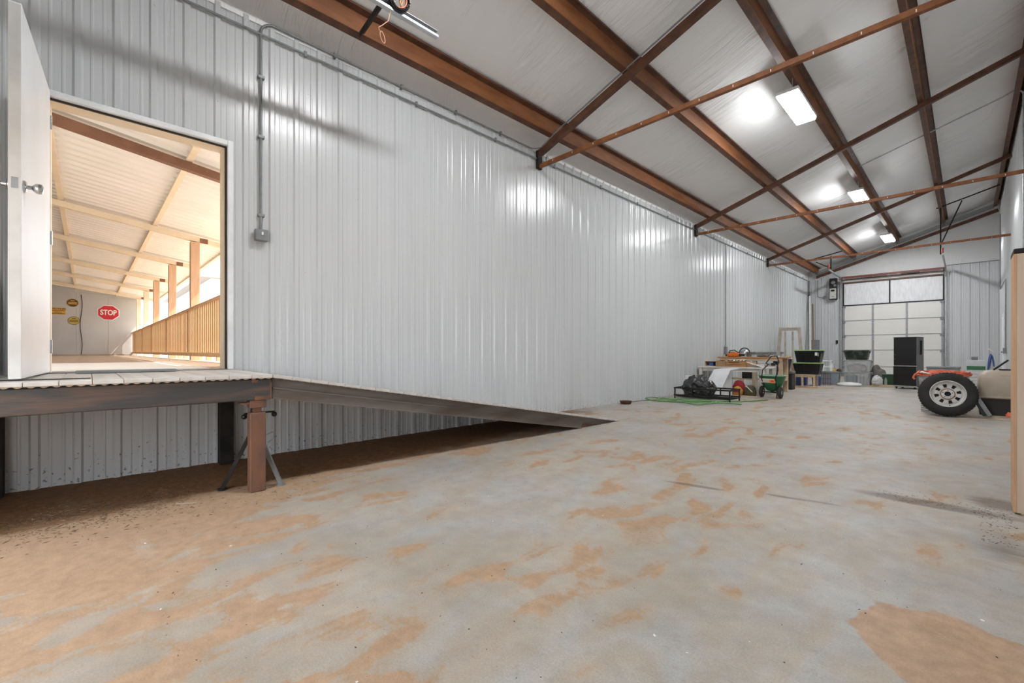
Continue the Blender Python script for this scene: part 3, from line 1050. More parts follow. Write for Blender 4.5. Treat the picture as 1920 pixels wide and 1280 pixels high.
# lamps
lnames = {0: 'nearest and largest rectangular LED light under the sloping ceiling', 1: 'middle rectangular LED light under the sloping ceiling, seen above the tie bar',
          2: 'farthest and smallest rectangular LED light near the overhead door', 3: 'rectangular LED light overhead just beyond the top of the frame', 4: 'rectangular LED light behind the viewpoint'}
LX, LZ = -1.86, 4.84
t0 = thing('led_light', lnames[0], 'ceiling light', (LX, 8.04, LZ), group='LED ceiling lights')
m = MB()
m.box(-0.15, 0.15, -0.575, 0.575, 0.0, 0.055, 0.006)
m.build('housing', 'lamp_body', t0, local=True)
m = MB()
m.box(-0.135, 0.135, -0.56, 0.56, -0.032, -0.001, 0.008)
m.build('diffuser', 'lamp_lens', t0, local=True)
for y in (-0.45, 0.45):
    m = MB()
    m.bar((0.045, y, 0.055), (0.045, y, 0.255), 0.02, 0.004)
    m.build('mounting_bracket', 'galv', t0, local=True)
for i, y in ((1, 13.78), (2, 19.52), (3, 2.32)):
    dup(t0, (LX, y, LZ), 0, lnames[i])


# ================================================================== PLATFORM AND RAMP
PX = -3.50
PY0, PY1 = -0.77, 0.965
t = thing('loading_platform', 'raised steel platform with pale deck boards at the doorway', 'platform', (-4.1, 0, 0))
m = MB()
m.box(PX - 0.10, PX - 0.004, PY0, PY1, 0.655, 0.803, 0.006)
fb = m.build('front_beam', 'mill_steel', t)
fb['_o'] = (-4.1, 0, 0)
for a, b, c, d in ((PY1 - 0.11, PY1 - 0.015, 0.657, 0.682), (PY1 - 0.13, PY1 - 0.09, 0.782, 0.801), (PY1 - 0.014, PY1 - 0.002, 0.662, 0.78)):
    m = MB()
    m.box(PX - 0.0042, PX - 0.001, a, b, c, d)
    m.build('rust_scale', 'rust_post', fb)
for a, b in ((PY1 - 0.07, PY1 - 0.005), (0.10, 0.16), (-0.75, -0.69)):
    m = MB()
    m.box(-4.69, PX - 0.101, a, b, 0.655, 0.80)
    m.build('cross_beam', 'mill_steel', t)

bw = 0.1345
y = PY1
nb = 0
plank = None
while y - bw > PY0:
    if plank is None:
        m = MB()
        m.box(-0.605, 0.605, -bw / 2 + 0.0012, bw / 2 - 0.0012, -0.0125, 0.0125, 0.003)
        plank = m.build('deck_board', 'deck_board', t, local=True)
        o = plank
    else:
        o = plank.copy()
        C.objects.link(o)
    o.location = (-4.085 + 4.1, y - bw / 2, DECK - 0.0135 + random.uniform(-0.0007, 0.0007))
    y -= bw


def scallop(m, p, q, n, h, amp, th, up):
    """strip with a wavy lower edge from p to q"""
    p, q, up = Vector(p), Vector(q), Vector(up)
    d = (q - p)
    nx = Vector((1, 0, 0)) * th
    steps = n * 6
    a, b, c, e = [], [], [], []
    vs_ = []
    for i in range(steps + 1):
        s = p + d * (i / steps)
        w = h + amp * abs(math.sin(PI * i / 6))
        for base in (s, s - up * w, s - nx, s - nx - up * w):
            vs_.append(base)
    fs = []
    for i in range(steps):
        j, k = 4 * i, 4 * (i + 1)
        fs += [(j, k, k + 1, j + 1), (j + 2, j + 3, k + 3, k + 2), (j, j + 2, k + 2, k), (j + 1, k + 1, k + 3, j + 3)]
    fs += [(0, 1, 3, 2), (4 * steps, 4 * steps + 2, 4 * steps + 3, 4 * steps + 1)]
    m.raw(vs_, fs)


m = MB()
scallop(m, (PX + 0.012, PY0, DECK - 0.004), (PX + 0.012, PY1, DECK - 0.004), 36, 0.019, 0.012, 0.010, (0, 0, 1))
m.build('scalloped_edge', 'deck_edge', t)
m = MB()
m.box(-3.595, -3.515, 0.828, 0.93, 0.0, 0.565, 0.006)
post = m.build('post', 'rust_post', t)
post['_o'] = (-4.1, 0, 0)
m = MB()
m.box(-3.60, -3.512, 0.826, 0.932, 0.60, 0.6545, 0.003)
m.box(-3.58, -3.53, 0.855, 0.905, 0.5655, 0.60)
m.box(-3.595, -3.515, 0.77, 0.825, 0.628, 0.642)
m.build('post_cap', 'rust_post', post)
for a, b in ((0.845, 0.95), (-0.52, -0.412)):
    m = MB()
    m.box(-4.685, -4.575, a, b, 0.0, 0.654, 0.004)
    m.build('rear_post', 'black_steel', t)

# jack stand behind the post
t = thing('jack_stand', 'black tripod jack stand behind the rusty platform post', 'jack stand', (-3.66, 0.90, 0))
jx, jy = -3.665, 0.895
m = MB()
m.cyl((jx, jy, 0.28), (jx, jy, 0.60), 0.03, 16)
m.cyl((jx, jy, 0.60), (jx, jy, 0.632), 0.016, 12)
m.lathe([(0.0, 0.632), (0.05, 0.632), (0.05, 0.650), (0.0, 0.650)], Matrix.Translation((jx, jy, 0)), 18)
m.build('column', 'black_steel', t, smooth=40)
for k, (dx, dy, mm) in enumerate(((-0.08, -0.19, 'black_steel'), (0.09, 0.15, 'galv_dull'), (-0.20, 0.10, 'black_steel'))):
    m = MB()
    m.bar((jx + dx * 0.12, jy + dy * 0.12, 0.40), (jx + dx, jy + dy, 0.012), 0.026, 0.026)
    m.lathe([(0.0, 0.0), (0.03, 0.0), (0.03, 0.012), (0.0, 0.012)], Matrix.Translation((jx + dx, jy + dy, 0)), 12)
    m.build('leg', mm, t)
m = MB()
m.cyl((jx, jy - 0.07, 0.545), (jx, jy + 0.13, 0.545), 0.007, 8)
for s in (-0.07, 0.13):
    m.lump((jx, jy + s, 0.545 - 0.02), (0.020, 0.020, 0.020), 0, 1, 2, flat=False)
m.build('cross_pin', 'black', t, smooth=50)
m = MB()
m.tube([(jx + 0.02, jy + 0.05, 0.37), (jx + 0.05, jy + 0.11, 0.40), (jx + 0.05, jy + 0.115, 0.36), (jx + 0.02, jy + 0.085, 0.32)], 0.005, 6)
m.build('pin_clip', 'galv', t)

# ramp
RY1 = 5.62
ang = math.atan2(DECK, RY1 - PY1)
ra = Vector((0, math.cos(ang), -math.sin(ang)))
rn = Vector((0, math.sin(ang), math.cos(ang)))
t = thing('ramp', 'long sloping ramp of pale boards on weathered steel channels', 'ramp', (-4.1, PY1, 0))
P0 = Vector((0, PY1 + 0.004, DECK))
RL = (RY1 - PY1) / math.cos(ang)
nbd = int(RL / bw)
plank2 = None
Rr = Matrix.Rotation(-ang, 4, 'X')
for k in range(nbd):
    if plank2 is None:
        m = MB()
        m.box(-0.605, 0.605, -bw / 2 + 0.0012, bw / 2 - 0.0012, -0.0125, 0.0125, 0.003)
        plank2 = m.build('ramp_board', 'deck_board', t, local=True)
        o = plank2
    else:
        o = plank2.copy()
        C.objects.link(o)
    c = P0 + ra * (bw * (k + 0.5)) - rn * 0.0135
    o.location = (-4.085 + 4.1, c.y - PY1, c.z)
    o.rotation_euler = (-ang, 0, 0)
for xx, nm in ((PX, 'side_channel'), (-4.60, 'rear_channel')):
    # channel cut level with the floor at the low end: profile in the y-z plane
    def chan(m, d0, d1, x0, x1):
        a = P0 - rn * d0
        b = P0 - rn * d1
        def yfloor(d):
            q = P0 - rn * d
            s = q.z / math.sin(ang)
            return q + ra * (s - 0.002)
        a = Vector((0, PY1 + 0.006, a.z - math.tan(ang) * (PY1 + 0.006 - a.y)))
        b = Vector((0, PY1 + 0.006, b.z - math.tan(ang) * (PY1 + 0.006 - b.y)))
        c, d = yfloor(d1), yfloor(d0)
        poly = [(a.y, a.z), (b.y, b.z), (c.y, 0.001), (d.y, 0.001)]
        m.prism(poly, Matrix(((0, 0, 1, x0), (1, 0, 0, 0), (0, 1, 0, 0), (0, 0, 0, 1))), x1 - x0)
    m = MB()
    chan(m, 0.030, 0.094, xx - 0.06, xx - 0.026)
    chan(m, 0.094, 0.102, xx - 0.06, xx - 0.002)
    chan(m, 0.102, 0.168, xx - 0.06, xx - 0.018)
    chan(m, 0.168, 0.176, xx - 0.06, xx - 0.002)
    sc = m.build(nm, ['mill_steel2', 'rust_bright'], t)
    sc['_o'] = (-4.1, PY1, 0)
    if nm == 'side_channel':
        m = MB()
        q0 = P0 + ra * (RL - 1.05) - rn * 0.104
        m.prism([(4.66, 0.006), (5.10, 0.006), (4.72, 0.072)], Matrix(((0, 0, 1, PX - 0.020), (1, 0, 0, 0), (0, 1, 0, 0), (0, 0, 0, 1))), 0.006)
        m.build('rust_patch', 'rust_post', sc)
m = MB()
a = P0 + Vector((PX + 0.012, 0, 0)) - rn * 0.004
b = P0 + ra * (RL - 0.02) + Vector((PX + 0.012, 0, 0)) - rn * 0.004
scallop(m, a, b, 82, 0.017, 0.009, 0.010, rn)
m.build('scalloped_edge', 'deck_edge', t)

# metal strip lying on the platform by the threshold
m = MB()
m.box(-4.62, -4.50, -0.06, 0.53, DECK + 0.001, DECK + 0.022, 0.004)
tag(m.build('threshold_strip', 'panel_grey'), 'dark grey metal strip lying on the boards in the doorway', 'metal strip')
# thin cable lying on the boards by the door
m = MB()
m.tube([(-3.62 + 0.02 * math.sin(i * 0.7), -0.7 + i * 0.055, DECK + 0.005) for i in range(14)], 0.004, 6)
tag(m.build('cable', 'black'), 'thin black cable lying on the platform under the open door', 'cable')
# dark cloth hanging on the wall left of the door
t = thing('hanging_coat', 'dark navy cloth hanging left of the open door', 'coat', (-4.62, -0.52, DECK))
m = MB()
vs_, fs = [], []
nr, nc = 14, 20
for i in range(nr + 1):
    z = 0.86 + (1.83 - 0.86) * i / nr
    wv = 0.30 - 0.12 * (i / nr) ** 2
    for k in range(nc):
        a = 2 * PI * k / nc
        rr = 1 + 0.18 * math.sin(5 * a + i * 0.2)
        vs_.append((-4.60 + 0.06 * rr * math.sin(a), -0.60 + wv * 0.5 * rr * math.cos(a), z))
for i in range(nr):
    for k in range(nc):
        fs.append((i * nc + k, i * nc + (k + 1) % nc, (i + 1) * nc + (k + 1) % nc, (i + 1) * nc + k))
fs += [tuple(range(nc - 1, -1, -1)), tuple(nr * nc + k for k in range(nc))]
m.raw(vs_, fs)
m.build('cloth', 'navy_cloth', t, smooth=60)
m = MB()
m.tube([(WX + 0.02, -0.62, 1.86), (-4.60, -0.62, 1.86), (-4.60, -0.62, 1.82)], 0.008, 8)
m.build('hook', 'galv', t)

# ================================================================== CONDUITS, TRACK, WALL GEAR
CX = WX + 0.036
t = thing('conduit_run', 'long grey conduit along the top of the left wall', 'conduit', (CX, 8, 4.02))
m = MB()
m.tube([(CX, Y0 + 0.1, 4.03), (CX, 8, 4.02), (CX, Y1 - 0.1, 4.0)], 0.0115, 10)
m.build('pipe', 'galv_dull', t, smooth=50)
y = -1.0
while y < 22:
    m = MB()
    m.box(WX + 0.023, CX + 0.014, y - 0.012, y + 0.012, 4.0, 4.055)
    m.build('strap', 'galv_dull', t)
    y += 1.3
t = thing('conduit_drop', 'grey conduit dropping from the eave to a switch box right of the doorway', 'conduit', (CX, 1.19, 2.15))
m = MB()
pts = [(CX, 1.193, 2.16), (CX, 1.193, 4.04)] + arc((CX, 1.313, 4.04), 0.12, 180, 90, 8, (0, 1, 0), (0, 0, 1)) + \
      [(CX, 2.0, 4.155), (CX, 4.95, 4.145)] + arc((CX + 0.12, 4.95, 4.145), 0.12, 180, 100, 6, (1, 0, 0), (0, 1, 0.2)) + \
      [(-4.2, 5.055, 4.13 + SL * 0.52 + 0.02), (-1.5, 5.055, 4.13 + SL * 3.22 + 0.02), (0.6, 5.055, 4.13 + SL * 5.32 + 0.02)]
m.tube(pts, 0.0115, 10)
m.build('pipe', 'galv_dull', t, smooth=50)
for z in (2.30, 3.05, 3.62):
    m = MB()
    m.box(WX + 0.004, CX + 0.014, 1.17, 1.225, z - 0.012, z + 0.012)
    m.build('strap', 'galv_dull', t)
for y in (1.9, 2.7, 3.5, 4.3):
    m = MB()
    m.box(WX + 0.004, CX + 0.014, y - 0.012, y + 0.012, 4.13, 4.18)
    m.build('strap', 'galv_dull', t)
t = thing('switch_box', 'small grey metal switch box on the left wall below the conduit', 'switch box', (WX, 1.19, 2.05))
m = MB()
m.box(WX + 0.02, WX + 0.085, 1.135, 1.25, 2.05, 2.16, 0.012, seg=2)
bx = m.build('box_body', 'galv_dull', t)
m = MB()
m.box(WX + 0.085, WX + 0.089, 1.14, 1.245, 2.055, 2.155, 0.002)
m.build('cover_plate', 'galv_dull', t)
m = MB()
m.box(WX + 0.089, WX + 0.105, 1.185, 1.20, 2.10, 2.13, 0.002)
m.build('toggle', 'trim_white', t)

# second drop further down the wall
t = thing('conduit_drop', 'grey conduit dropping to an outlet beside the far workbench', 'conduit', (CX, 12.8, 1.1))
m = MB()
m.tube([(CX, 12.8, 1.14), (CX, 12.8, 4.01)], 0.012, 8)
m.build('pipe', 'galv_dull', t, smooth=50)
m = MB()
m.box(WX + 0.02, WX + 0.08, 12.73, 12.87, 0.93, 1.14, 0.008)
m.build('outlet_box', 'galv_dull', t)

# shelf rail on the wall over the bench
m = MB()
m.box(WX + 0.024, WX + 0.06, 14.7, 18.3, 0.94, 0.99, 0.004)
for q in range(36):
    m.box(WX + 0.06, WX + 0.064, 14.78 + q * 0.1, 14.82 + q * 0.1, 0.953, 0.977)
tag(m.build('slotted_rail', 'galv_dull'), 'long slotted grey rail fixed low on the left wall', 'rail')

# overhead-door track over the camera end, with strut, coil and pull cord
TX, TZ, TE = -3.484, 3.998, 2.385
t = thing('door_track', 'galvanised overhead-door track hanging above the doorway', 'track', (TX, TE, TZ))
m = MB()
m.box(TX - 0.03, TX - 0.026, Y0 + 0.35, TE, TZ - 0.03, TZ + 0.03)
m.box(TX - 0.026, TX + 0.02, Y0 + 0.35, TE, TZ - 0.034, TZ - 0.03)
m.box(TX - 0.026, TX + 0.012, Y0 + 0.35, TE, TZ + 0.028, TZ + 0.032)
m.box(TX + 0.016, TX + 0.02, Y0 + 0.35, TE, TZ - 0.03, TZ - 0.012)
m.build('rail', 'galv', t)
m = MB()
m.box(TX - 0.034, TX - 0.03, Y0 + 0.35, TE - 0.45, TZ, TZ + 0.042)
m.box(TX - 0.034, TX + 0.03, Y0 + 0.35, TE - 0.45, TZ + 0.038, TZ + 0.042)
m.box(TX - 0.036, TX - 0.026, TE - 0.52, TE - 0.36, TZ - 0.03, TZ + 0.05)
m.build('stiffener_angle', 'galv', t)
m = MB()
sp, sq = Vector((-4.352, 2.02, 4.262)), Vector((TX - 0.03, 1.835, TZ + 0.03))
m.bar(sp, sq, 0.045, 0.006, up=(0, 1, 0.3))
m.bar(sp + Vector((0, 0.022, 0.02)), sq + Vector((0, 0.022, 0.02)), 0.006, 0.045, up=(0, 1, 0.3))
m.build('strut', 'black_steel', t)
m = MB()
cc = Vector((TX + 0.03, 1.95, 4.06))
for k in range(4):
    m.tube(arc(cc + Vector((0.012 * k, 0.004 * k, 0)), 0.085 - 0.006 * (k % 2), 0, 345, 26, (0.15, 1, 0), (0.2, 0, 1)), 0.009, 6)
coil = m.build('cable_coil', 'black', t, smooth=60)
coil['_o'] = (TX, TE, TZ)
m = MB()
for k in range(2):
    m.tube(arc(cc + Vector((0.02 + 0.012 * k, -0.004, 0.0)), 0.068, 150, 400, 20, (0.15, 1, 0), (0.2, 0, 1)), 0.006, 6)
m.build('orange_wire', 'cord_orange', coil, smooth=60)
m = MB()
m.bar(cc + Vector((0.03, -0.03, 0.09)), cc + Vector((0.03, 0.02, -0.06)), 0.012, 0.01)
m.bar(cc + Vector((0.03, 0.05, 0.09)), cc + Vector((0.03, 0.02, -0.06)), 0.012, 0.01)
m.build('coil_spokes', 'wood_mid', coil)
t = thing('pull_cord', 'pale orange pull cord with a loop hanging from the track', 'cord', (TX, 1.87, 3.68))
m = MB()
pts = [(TX + 0.0, 1.905, 3.99), (TX, 1.875, 3.862), (TX, 1.826, 3.803), (TX, 1.787, 3.764), (TX, 1.792, 3.749), (TX, 1.797, 3.739)]
m.tube(pts, 0.0032, 6)
m.build('cord_drop', 'cord_pale', t, smooth=60)
m = MB()
m.tube([Vector((TX, 1.823 + 0.018 * math.cos(a) + 0.028 * math.sin(a) * 0.5, 3.697 + 0.045 * -math.sin(a) + 0.006 * math.cos(a))) for a in [2 * PI * i / 20 for i in range(20)]], 0.0035, 6, closed=True)
m.build('cord_loop', 'cord_pale', t, smooth=60)

# plywood stub on the right
t = thing('plywood_enclosure', 'plywood-clad stub wall at the right edge of the picture', 'plywood wall', (0.45, 4.2, 0))
m = MB()
m.box(0.213, RX - 0.024, 4.10, 4.115, 0.012, 1.60)
m.build('face_sheet', 'plywood', t)
m = MB()
m.box(0.200, 0.2125, 4.10, 4.36, 0.012, 1.60)
m.build('side_sheet', 'ply_edge', t)
m = MB()
m.box(0.2, RX - 0.024, 4.10, 4.37, 1.602, 1.632, 0.003)
m.build('cap_board', 'black_steel', t)
m = MB()
for a in (0.23, 0.72):
    m.box(a, a + 0.04, 4.116, 4.20, 0, 1.60)
    m.box(a, a + 0.04, 4.28, 4.36, 0, 1.60)
m.build('stud', 'wood_light', t)

# right wall conduits
t = thing('conduit_run', 'thin grey conduit curving from the roof down the right wall', 'conduit', (RX - 0.04, 12.7, 3))
m = MB()
xr = RX - 0.04
m.tube([(-1.7, 12.7, zpur(-1.7) + 0.09), (xr - 0.25, 12.7, zpur(xr - 0.25) + 0.04)] + arc((xr - 0.12, 12.7, zpur(xr) - 0.10), 0.12, 90, 0, 6, (1, 0, 0), (0, 0, 1)) + [(xr, 12.7, 2.0)], 0.0125, 8)
m.build('pipe', 'galv', t, smooth=50)
t = thing('conduit_corner', 'grey conduit in the far right corner beside the door', 'conduit', (xr, 18.3, 1))
m = MB()
m.tube([(xr, 18.2, 1.1), (xr, 18.2, 3.0), (xr, 21.0, 3.0), (xr, 21.0, 5.4)], 0.013, 8)
m.build('pipe', 'galv_dull', t, smooth=50)
m = MB()
m.box(RX - 0.09, RX - 0.022, 18.14, 18.27, 0.95, 1.10)
m.build('outlet_box', 'galv_dull', t)

# opener and small gear on the end wall
t = thing('door_opener', 'wall-mounted overhead-door opener with pale grey cover', 'door opener', (-3.8, Y1 - 0.2, 3.15))
m = MB()
m.box(-3.93, -3.68, Y1 - 0.20, Y1 - 0.022, 3.13, 4.0, 0.01)
m.build('motor_housing', 'black', t)
m = MB()
m.box(-3.92, -3.70, Y1 - 0.26, Y1 - 0.201, 3.16, 3.58, 0.012)
cv = m.build('cover', 'opener_face', t)
cv['_o'] = (-3.8, Y1 - 0.2, 3.15)
m = MB()
T = frame_T((-3.81, Y1 - 0.261, 3.49), (1, 0, 0), (0, 0, 1))
m.prism([(0.075 * math.cos(a), 0.04 * math.sin(a)) for a in [2 * PI * i / 20 for i in range(20)]], T, 0.003)
m.box(-3.85, -3.77, Y1 - 0.264, Y1 - 0.26, 3.24, 3.255)
m.build('oval_badge', 'black', cv)
m = MB()
m.cyl((-3.80, Y1 - 0.28, 3.82), (-3.80, Y1 - 0.2, 3.82), 0.07, 16)
m.cyl((-3.74, Y1 - 0.27, 3.70), (-3.74, Y1 - 0.2, 3.70), 0.045, 16)
m.build('chain_wheel', 'galv_dull', t, smooth=40)
t = thing('conduit_drop', 'thin conduit with a round outlet left of the door opener', 'conduit', (-4.2, Y1 - 0.04, 3.2))
m = MB()
m.tube([(-4.36, Y1 - 0.035, 4.0), (-4.36, Y1 - 0.035, 3.35)] + arc((-4.28, Y1 - 0.035, 3.35), 0.08, 180, 270, 5, (1, 0, 0), (0, 0, 1)) + [(-4.16, Y1 - 0.035, 3.27)], 0.010, 8)
m.build('pipe', 'galv_dull', t, smooth=50)
m = MB()
m.cyl((-4.12, Y1 - 0.08, 3.27), (-4.12, Y1 - 0.022, 3.27), 0.055, 16)
m.build('outlet_box', 'galv_dull', t, smooth=40)
m = MB()
m.box(-3.74, -3.67, Y1 - 0.06, Y1 - 0.022, 1.33, 1.47, 0.006)
tag(m.build('wall_control', 'black'), 'small black control box on the end wall left of the overhead door', 'control box')
t = thing('electrical_panel', 'grey electrical panel in the far left corner', 'electrical panel', (-4.5, Y1 - 0.15, 1.08))
m = MB()
m.box(-4.66, -4.30, Y1 - 0.14, Y1 - 0.022, 1.02, 1.50, 0.006)
m.build('box_body', 'panel_grey', t)
m = MB()
m.box(-4.56, -4.31, Y1 - 0.148, Y1 - 0.141, 1.04, 1.48, 0.003)
m.build('cover_door', 'panel_grey', t)
m = MB()
for x in (-4.68, -4.655):
    m.cyl((x, Y1 - 0.06, 0.0), (x, Y1 - 0.06, 4.0), 0.018, 8)
m.build('riser_conduit', 'galv_dull', t, smooth=40)
m = MB()
for z in (1.9, 2.7, 3.35):
    m.box(-4.70, -4.62, Y1 - 0.10, Y1 - 0.08, z, z + 0.05)
m.build('clamp', 'black_steel', t)

# ================================================================== PORCH BEYOND THE DOORWAY
PZ = 0.835
PEX = -25.5
m = MB()
m.box(PEX - 60, WX - WT - 0.001, -60, 60, -0.12, -0.02)
struct(m.build('ground', 'earth'), 'red earth outside the porch')
m = MB()
m.box(WX - WT, 40, -60, Y0 - 0.125, -0.12, -0.02)
struct(m.build('ground_back', 'earth'), 'red earth outside the daylight opening added in the back wall')
pd = bpy.data.objects.new('floor_porch', None)
C.objects.link(pd)
struct(pd, 'brown board deck of the porch')
pd['_o'] = (0, 0, 0)
x = WX - WT - 0.03
pb = None
while x > PEX:
    if pb is None:
        m = MB()
        m.box(-0.07, 0.07, -4.0, 1.62, PZ - 0.04, PZ, 0.003)
        pb = m.build('deck_board', 'porch_deck', pd, local=True)
        o = pb
    else:
        o = pb.copy()
        C.objects.link(o)
    o.location = (x - 0.072, 0, 0)
    x -= 0.1445
m = MB()
for y in (-3.9, -1.2, 1.5):
    m.box(PEX, WX - WT - 0.05, y - 0.06, y + 0.06, 0.55, PZ - 0.042)
m.build('joist', 'porch_wood', pd)
m = MB()
m.box(-8.3, WX - WT - 0.035, -1.2, 0.83, PZ + 0.001, PZ + 0.012)
m.build('pale_deck_patch', 'pale_sheet', pd)  # thin near-white sheet over the deck boards beyond the door


def zroof(y):
    return 3.34 - 0.145 * (y - 0.9)


# corrugated roof sheet
roofp = MB()
per = 0.2246
cnt = int((abs(PEX) - abs(WX - WT) + 0.3) / per)
vs_, fs = [], []
corr = ((0.0, 0.030), (0.36, 0.030), (0.50, -0.010), (0.86, -0.010), (1.0, 0.030))
xs = []
for i in range(cnt):
    for fr, hh in corr[:-1]:
        xs.append((WX - WT - 0.02 - per * (i + fr), hh))
for x_, w in xs:
    for y_ in (-4.2, 0.0, 2.35):
        vs_.append((x_, y_, zroof(y_) + 0.115 + w))
    for y_ in (-4.2, 0.0, 2.35):
        vs_.append((x_, y_, zroof(y_) + 0.122 + w))
for i in range(len(xs) - 1):
    a, b = 6 * i, 6 * (i + 1)
    fs += [(a, b, b + 1, a + 1), (a + 1, b + 1, b + 2, a + 2), (a + 3, a + 4, b + 4, b + 3), (a + 4, a + 5, b + 5, b + 4), (a + 2, b + 2, b + 5, a + 5), (a, a + 3, b + 3, b)]
roofp.raw(vs_, fs)
struct(roofp.build('ceiling_porch', 'porch_sheet'), 'cream corrugated porch roof seen from below')
PXS = (-6.85, -10.74, -13.96, -17.5, -20.7, -24.0)
ordn = ('nearest the doorway, brown', 'nearest of the pale ones', 'second of the pale ones', 'third of the pale ones', 'fourth of the pale ones', 'farthest, by the end wall')
for i, x in enumerate(PXS):
    m = MB()
    w = 0.10
    m.bar((x, -4.1, zroof(-4.1) - 0.0), (x, 2.05, zroof(2.05) - 0.0), w, 0.10)
    tag(m.build('porch_rafter', 'porch_brown' if i == 0 else 'cream'), 'porch roof rafter across the porch, ' + ordn[i], 'rafter', 'porch rafters')
for y, nm in ((0.93, 'right'), (-0.32, 'left'), (-1.6, 'hidden left'), (2.22, 'outer eave')):
    m = MB()
    m.box(PEX, WX - WT - 0.05, y - 0.035, y + 0.035, zroof(y) + 0.0585, zroof(y) + 0.093)
    tag(m.build('porch_purlin', 'cream'), {'right': 'cream purlin running away under the porch roof, right of the stop sign', 'left': 'cream purlin running away under the porch roof at the left edge of the doorway',
        'hidden left': 'cream purlin under the porch roof hidden by the open door', 'outer eave': 'cream purlin along the outer eave of the porch roof'}[nm], 'purlin', 'porch purlins')
for i, x in enumerate(PXS[1:]):
    t = thing('porch_post', 'tan square porch post standing at the railing, ' + ('nearest', 'second', 'third', 'fourth', 'farthest')[i] + ' from the doorway', 'post', (x, 1.55, PZ), group='porch posts')
    m = MB()
    m.box(x - 0.075, x + 0.075, 1.475, 1.625, PZ, zroof(1.625) - 0.052, 0.004)
    m.build('shaft', 'porch_wood' if i < 3 else 'cream', t)
    m = MB()
    m.box(x + 0.051, x + 0.062, 1.63, 1.76, zroof(1.7) - 0.05, zroof(1.7) + 0.045)
    m.build('dark_bracket', 'porch_brown', t)
m = MB()
m.box(PEX, WX - WT - 0.02, -4.32, -4.21, 0.0, 4.2)
struct(m.build('wall_porch_left', 'porch_wall'), 'pale wall along the left side of the porch')
# railing
t = thing('porch_railing', 'golden brown picket railing along the right side of the porch', 'railing', (-15, 1.55, PZ))
m = MB()
m.box(PEX, WX - WT - 0.06, 1.40, 1.47, 1.80, 1.835, 0.004)
m.build('top_rail', 'porch_wood', t)
m = MB()
m.box(PEX, WX - WT - 0.06, 1.418, 1.465, 0.915, 0.985, 0.004)
m.build('bottom_rail', 'picket', t)
x = WX - WT - 0.15
pk = None
while x > PEX + 0.05:
    if pk is None:
        m = MB()
        m.box(-0.04, 0.04, -0.118, -0.09, 0.986 - PZ, 1.799 - PZ, 0.004)
        pk = m.build('picket', 'picket', t, local=True)
        o = pk
    else:
        o = pk.copy()
        C.objects.link(o)
    o.location = (x + 15, 0, 0)
    x -= 0.165
# end wall with signs
we2 = MB()
we2.prism([(-4.2, 0), (1.62, 0), (1.62, zroof(1.62) + 0.09), (-4.2, zroof(-4.2) + 0.09)], Matrix(((0, 0, 1, PEX - 0.12), (1, 0, 0, 0), (0, 1, 0, 0), (0, 0, 0, 1))), 0.118)
wall_porch = struct(we2.build('wall_porch_end', 'porch_wall'), 'pale panelled end wall of the porch')
wall_porch['_o'] = (0, 0, 0)
for k in range(6):
    m = MB()
    a = -4.2 + k * 0.97
    m.box(PEX, PEX + 0.008, a + 0.004, min(a + 0.966, 1.62), PZ + 0.02, zroof(a + 0.97) + 0.05, 0.003)
    m.build('wall_panel', 'porch_wall', wall_porch)
m = MB()
m.box(PEX + 0.01, PEX + 0.03, -4.2, 1.62, PZ, PZ + 0.05)
m.build('baseboard', 'porch_deck', wall_porch)
SX = PEX + 0.012
T0 = lambda y, z, dx=0: frame_T((SX + dx, y, z), (0, 1, 0), (0, 0, 1))
ngon = lambda n, rx, ry, off=0: [(rx * math.cos(2 * PI * (i + off) / n), ry * math.sin(2 * PI * (i + off) / n)) for i in range(n)]
t = thing('stop_sign', 'red octagonal stop sign on the porch end wall', 'sign', (SX, 0.66, 2.66))
k8 = 1 / math.cos(PI / 8)
m = MB().prism(ngon(8, 0.352 * k8, 0.318 * k8, 0.5), T0(0.66, 2.66), 0.006)
m.build('border', 'sign_white', t)
m = MB().prism(ngon(8, 0.325 * k8, 0.292 * k8, 0.5), T0(0.66, 2.66, 0.0062), 0.004)
m.build('red_face', 'sign_red', t)
text_mesh('lettering', 'STOP', 0.30, T0(0.66, 2.66, 0.012) @ Matrix.Diagonal((0.72, 1, 1, 1)), 'sign_white', t, 0.002, 0.008)
t = thing('caution_sign', 'yellow rectangular caution sign on the porch end wall', 'sign', (SX, -0.84, 2.64))
m = MB().prism([(-0.22, -0.14), (0.22, -0.14), (0.22, 0.14), (-0.22, 0.14)], T0(-0.84, 2.64), 0.006)
m.build('plate', 'sign_yellow', t)
text_mesh('lettering', 'CAUTION', 0.095, T0(-0.84, 2.725, 0.008), 'sign_brown', t, 0.001, 0.003)
m = MB()
for z, w in ((2.65, 0.38), (2.595, 0.22), (2.54, 0.38)):
    m.box(SX + 0.0065, SX + 0.008, -0.84 - w / 2, -0.84 + w / 2, z - 0.012, z + 0.012)
m.build('small_print', 'sign_brown', t)
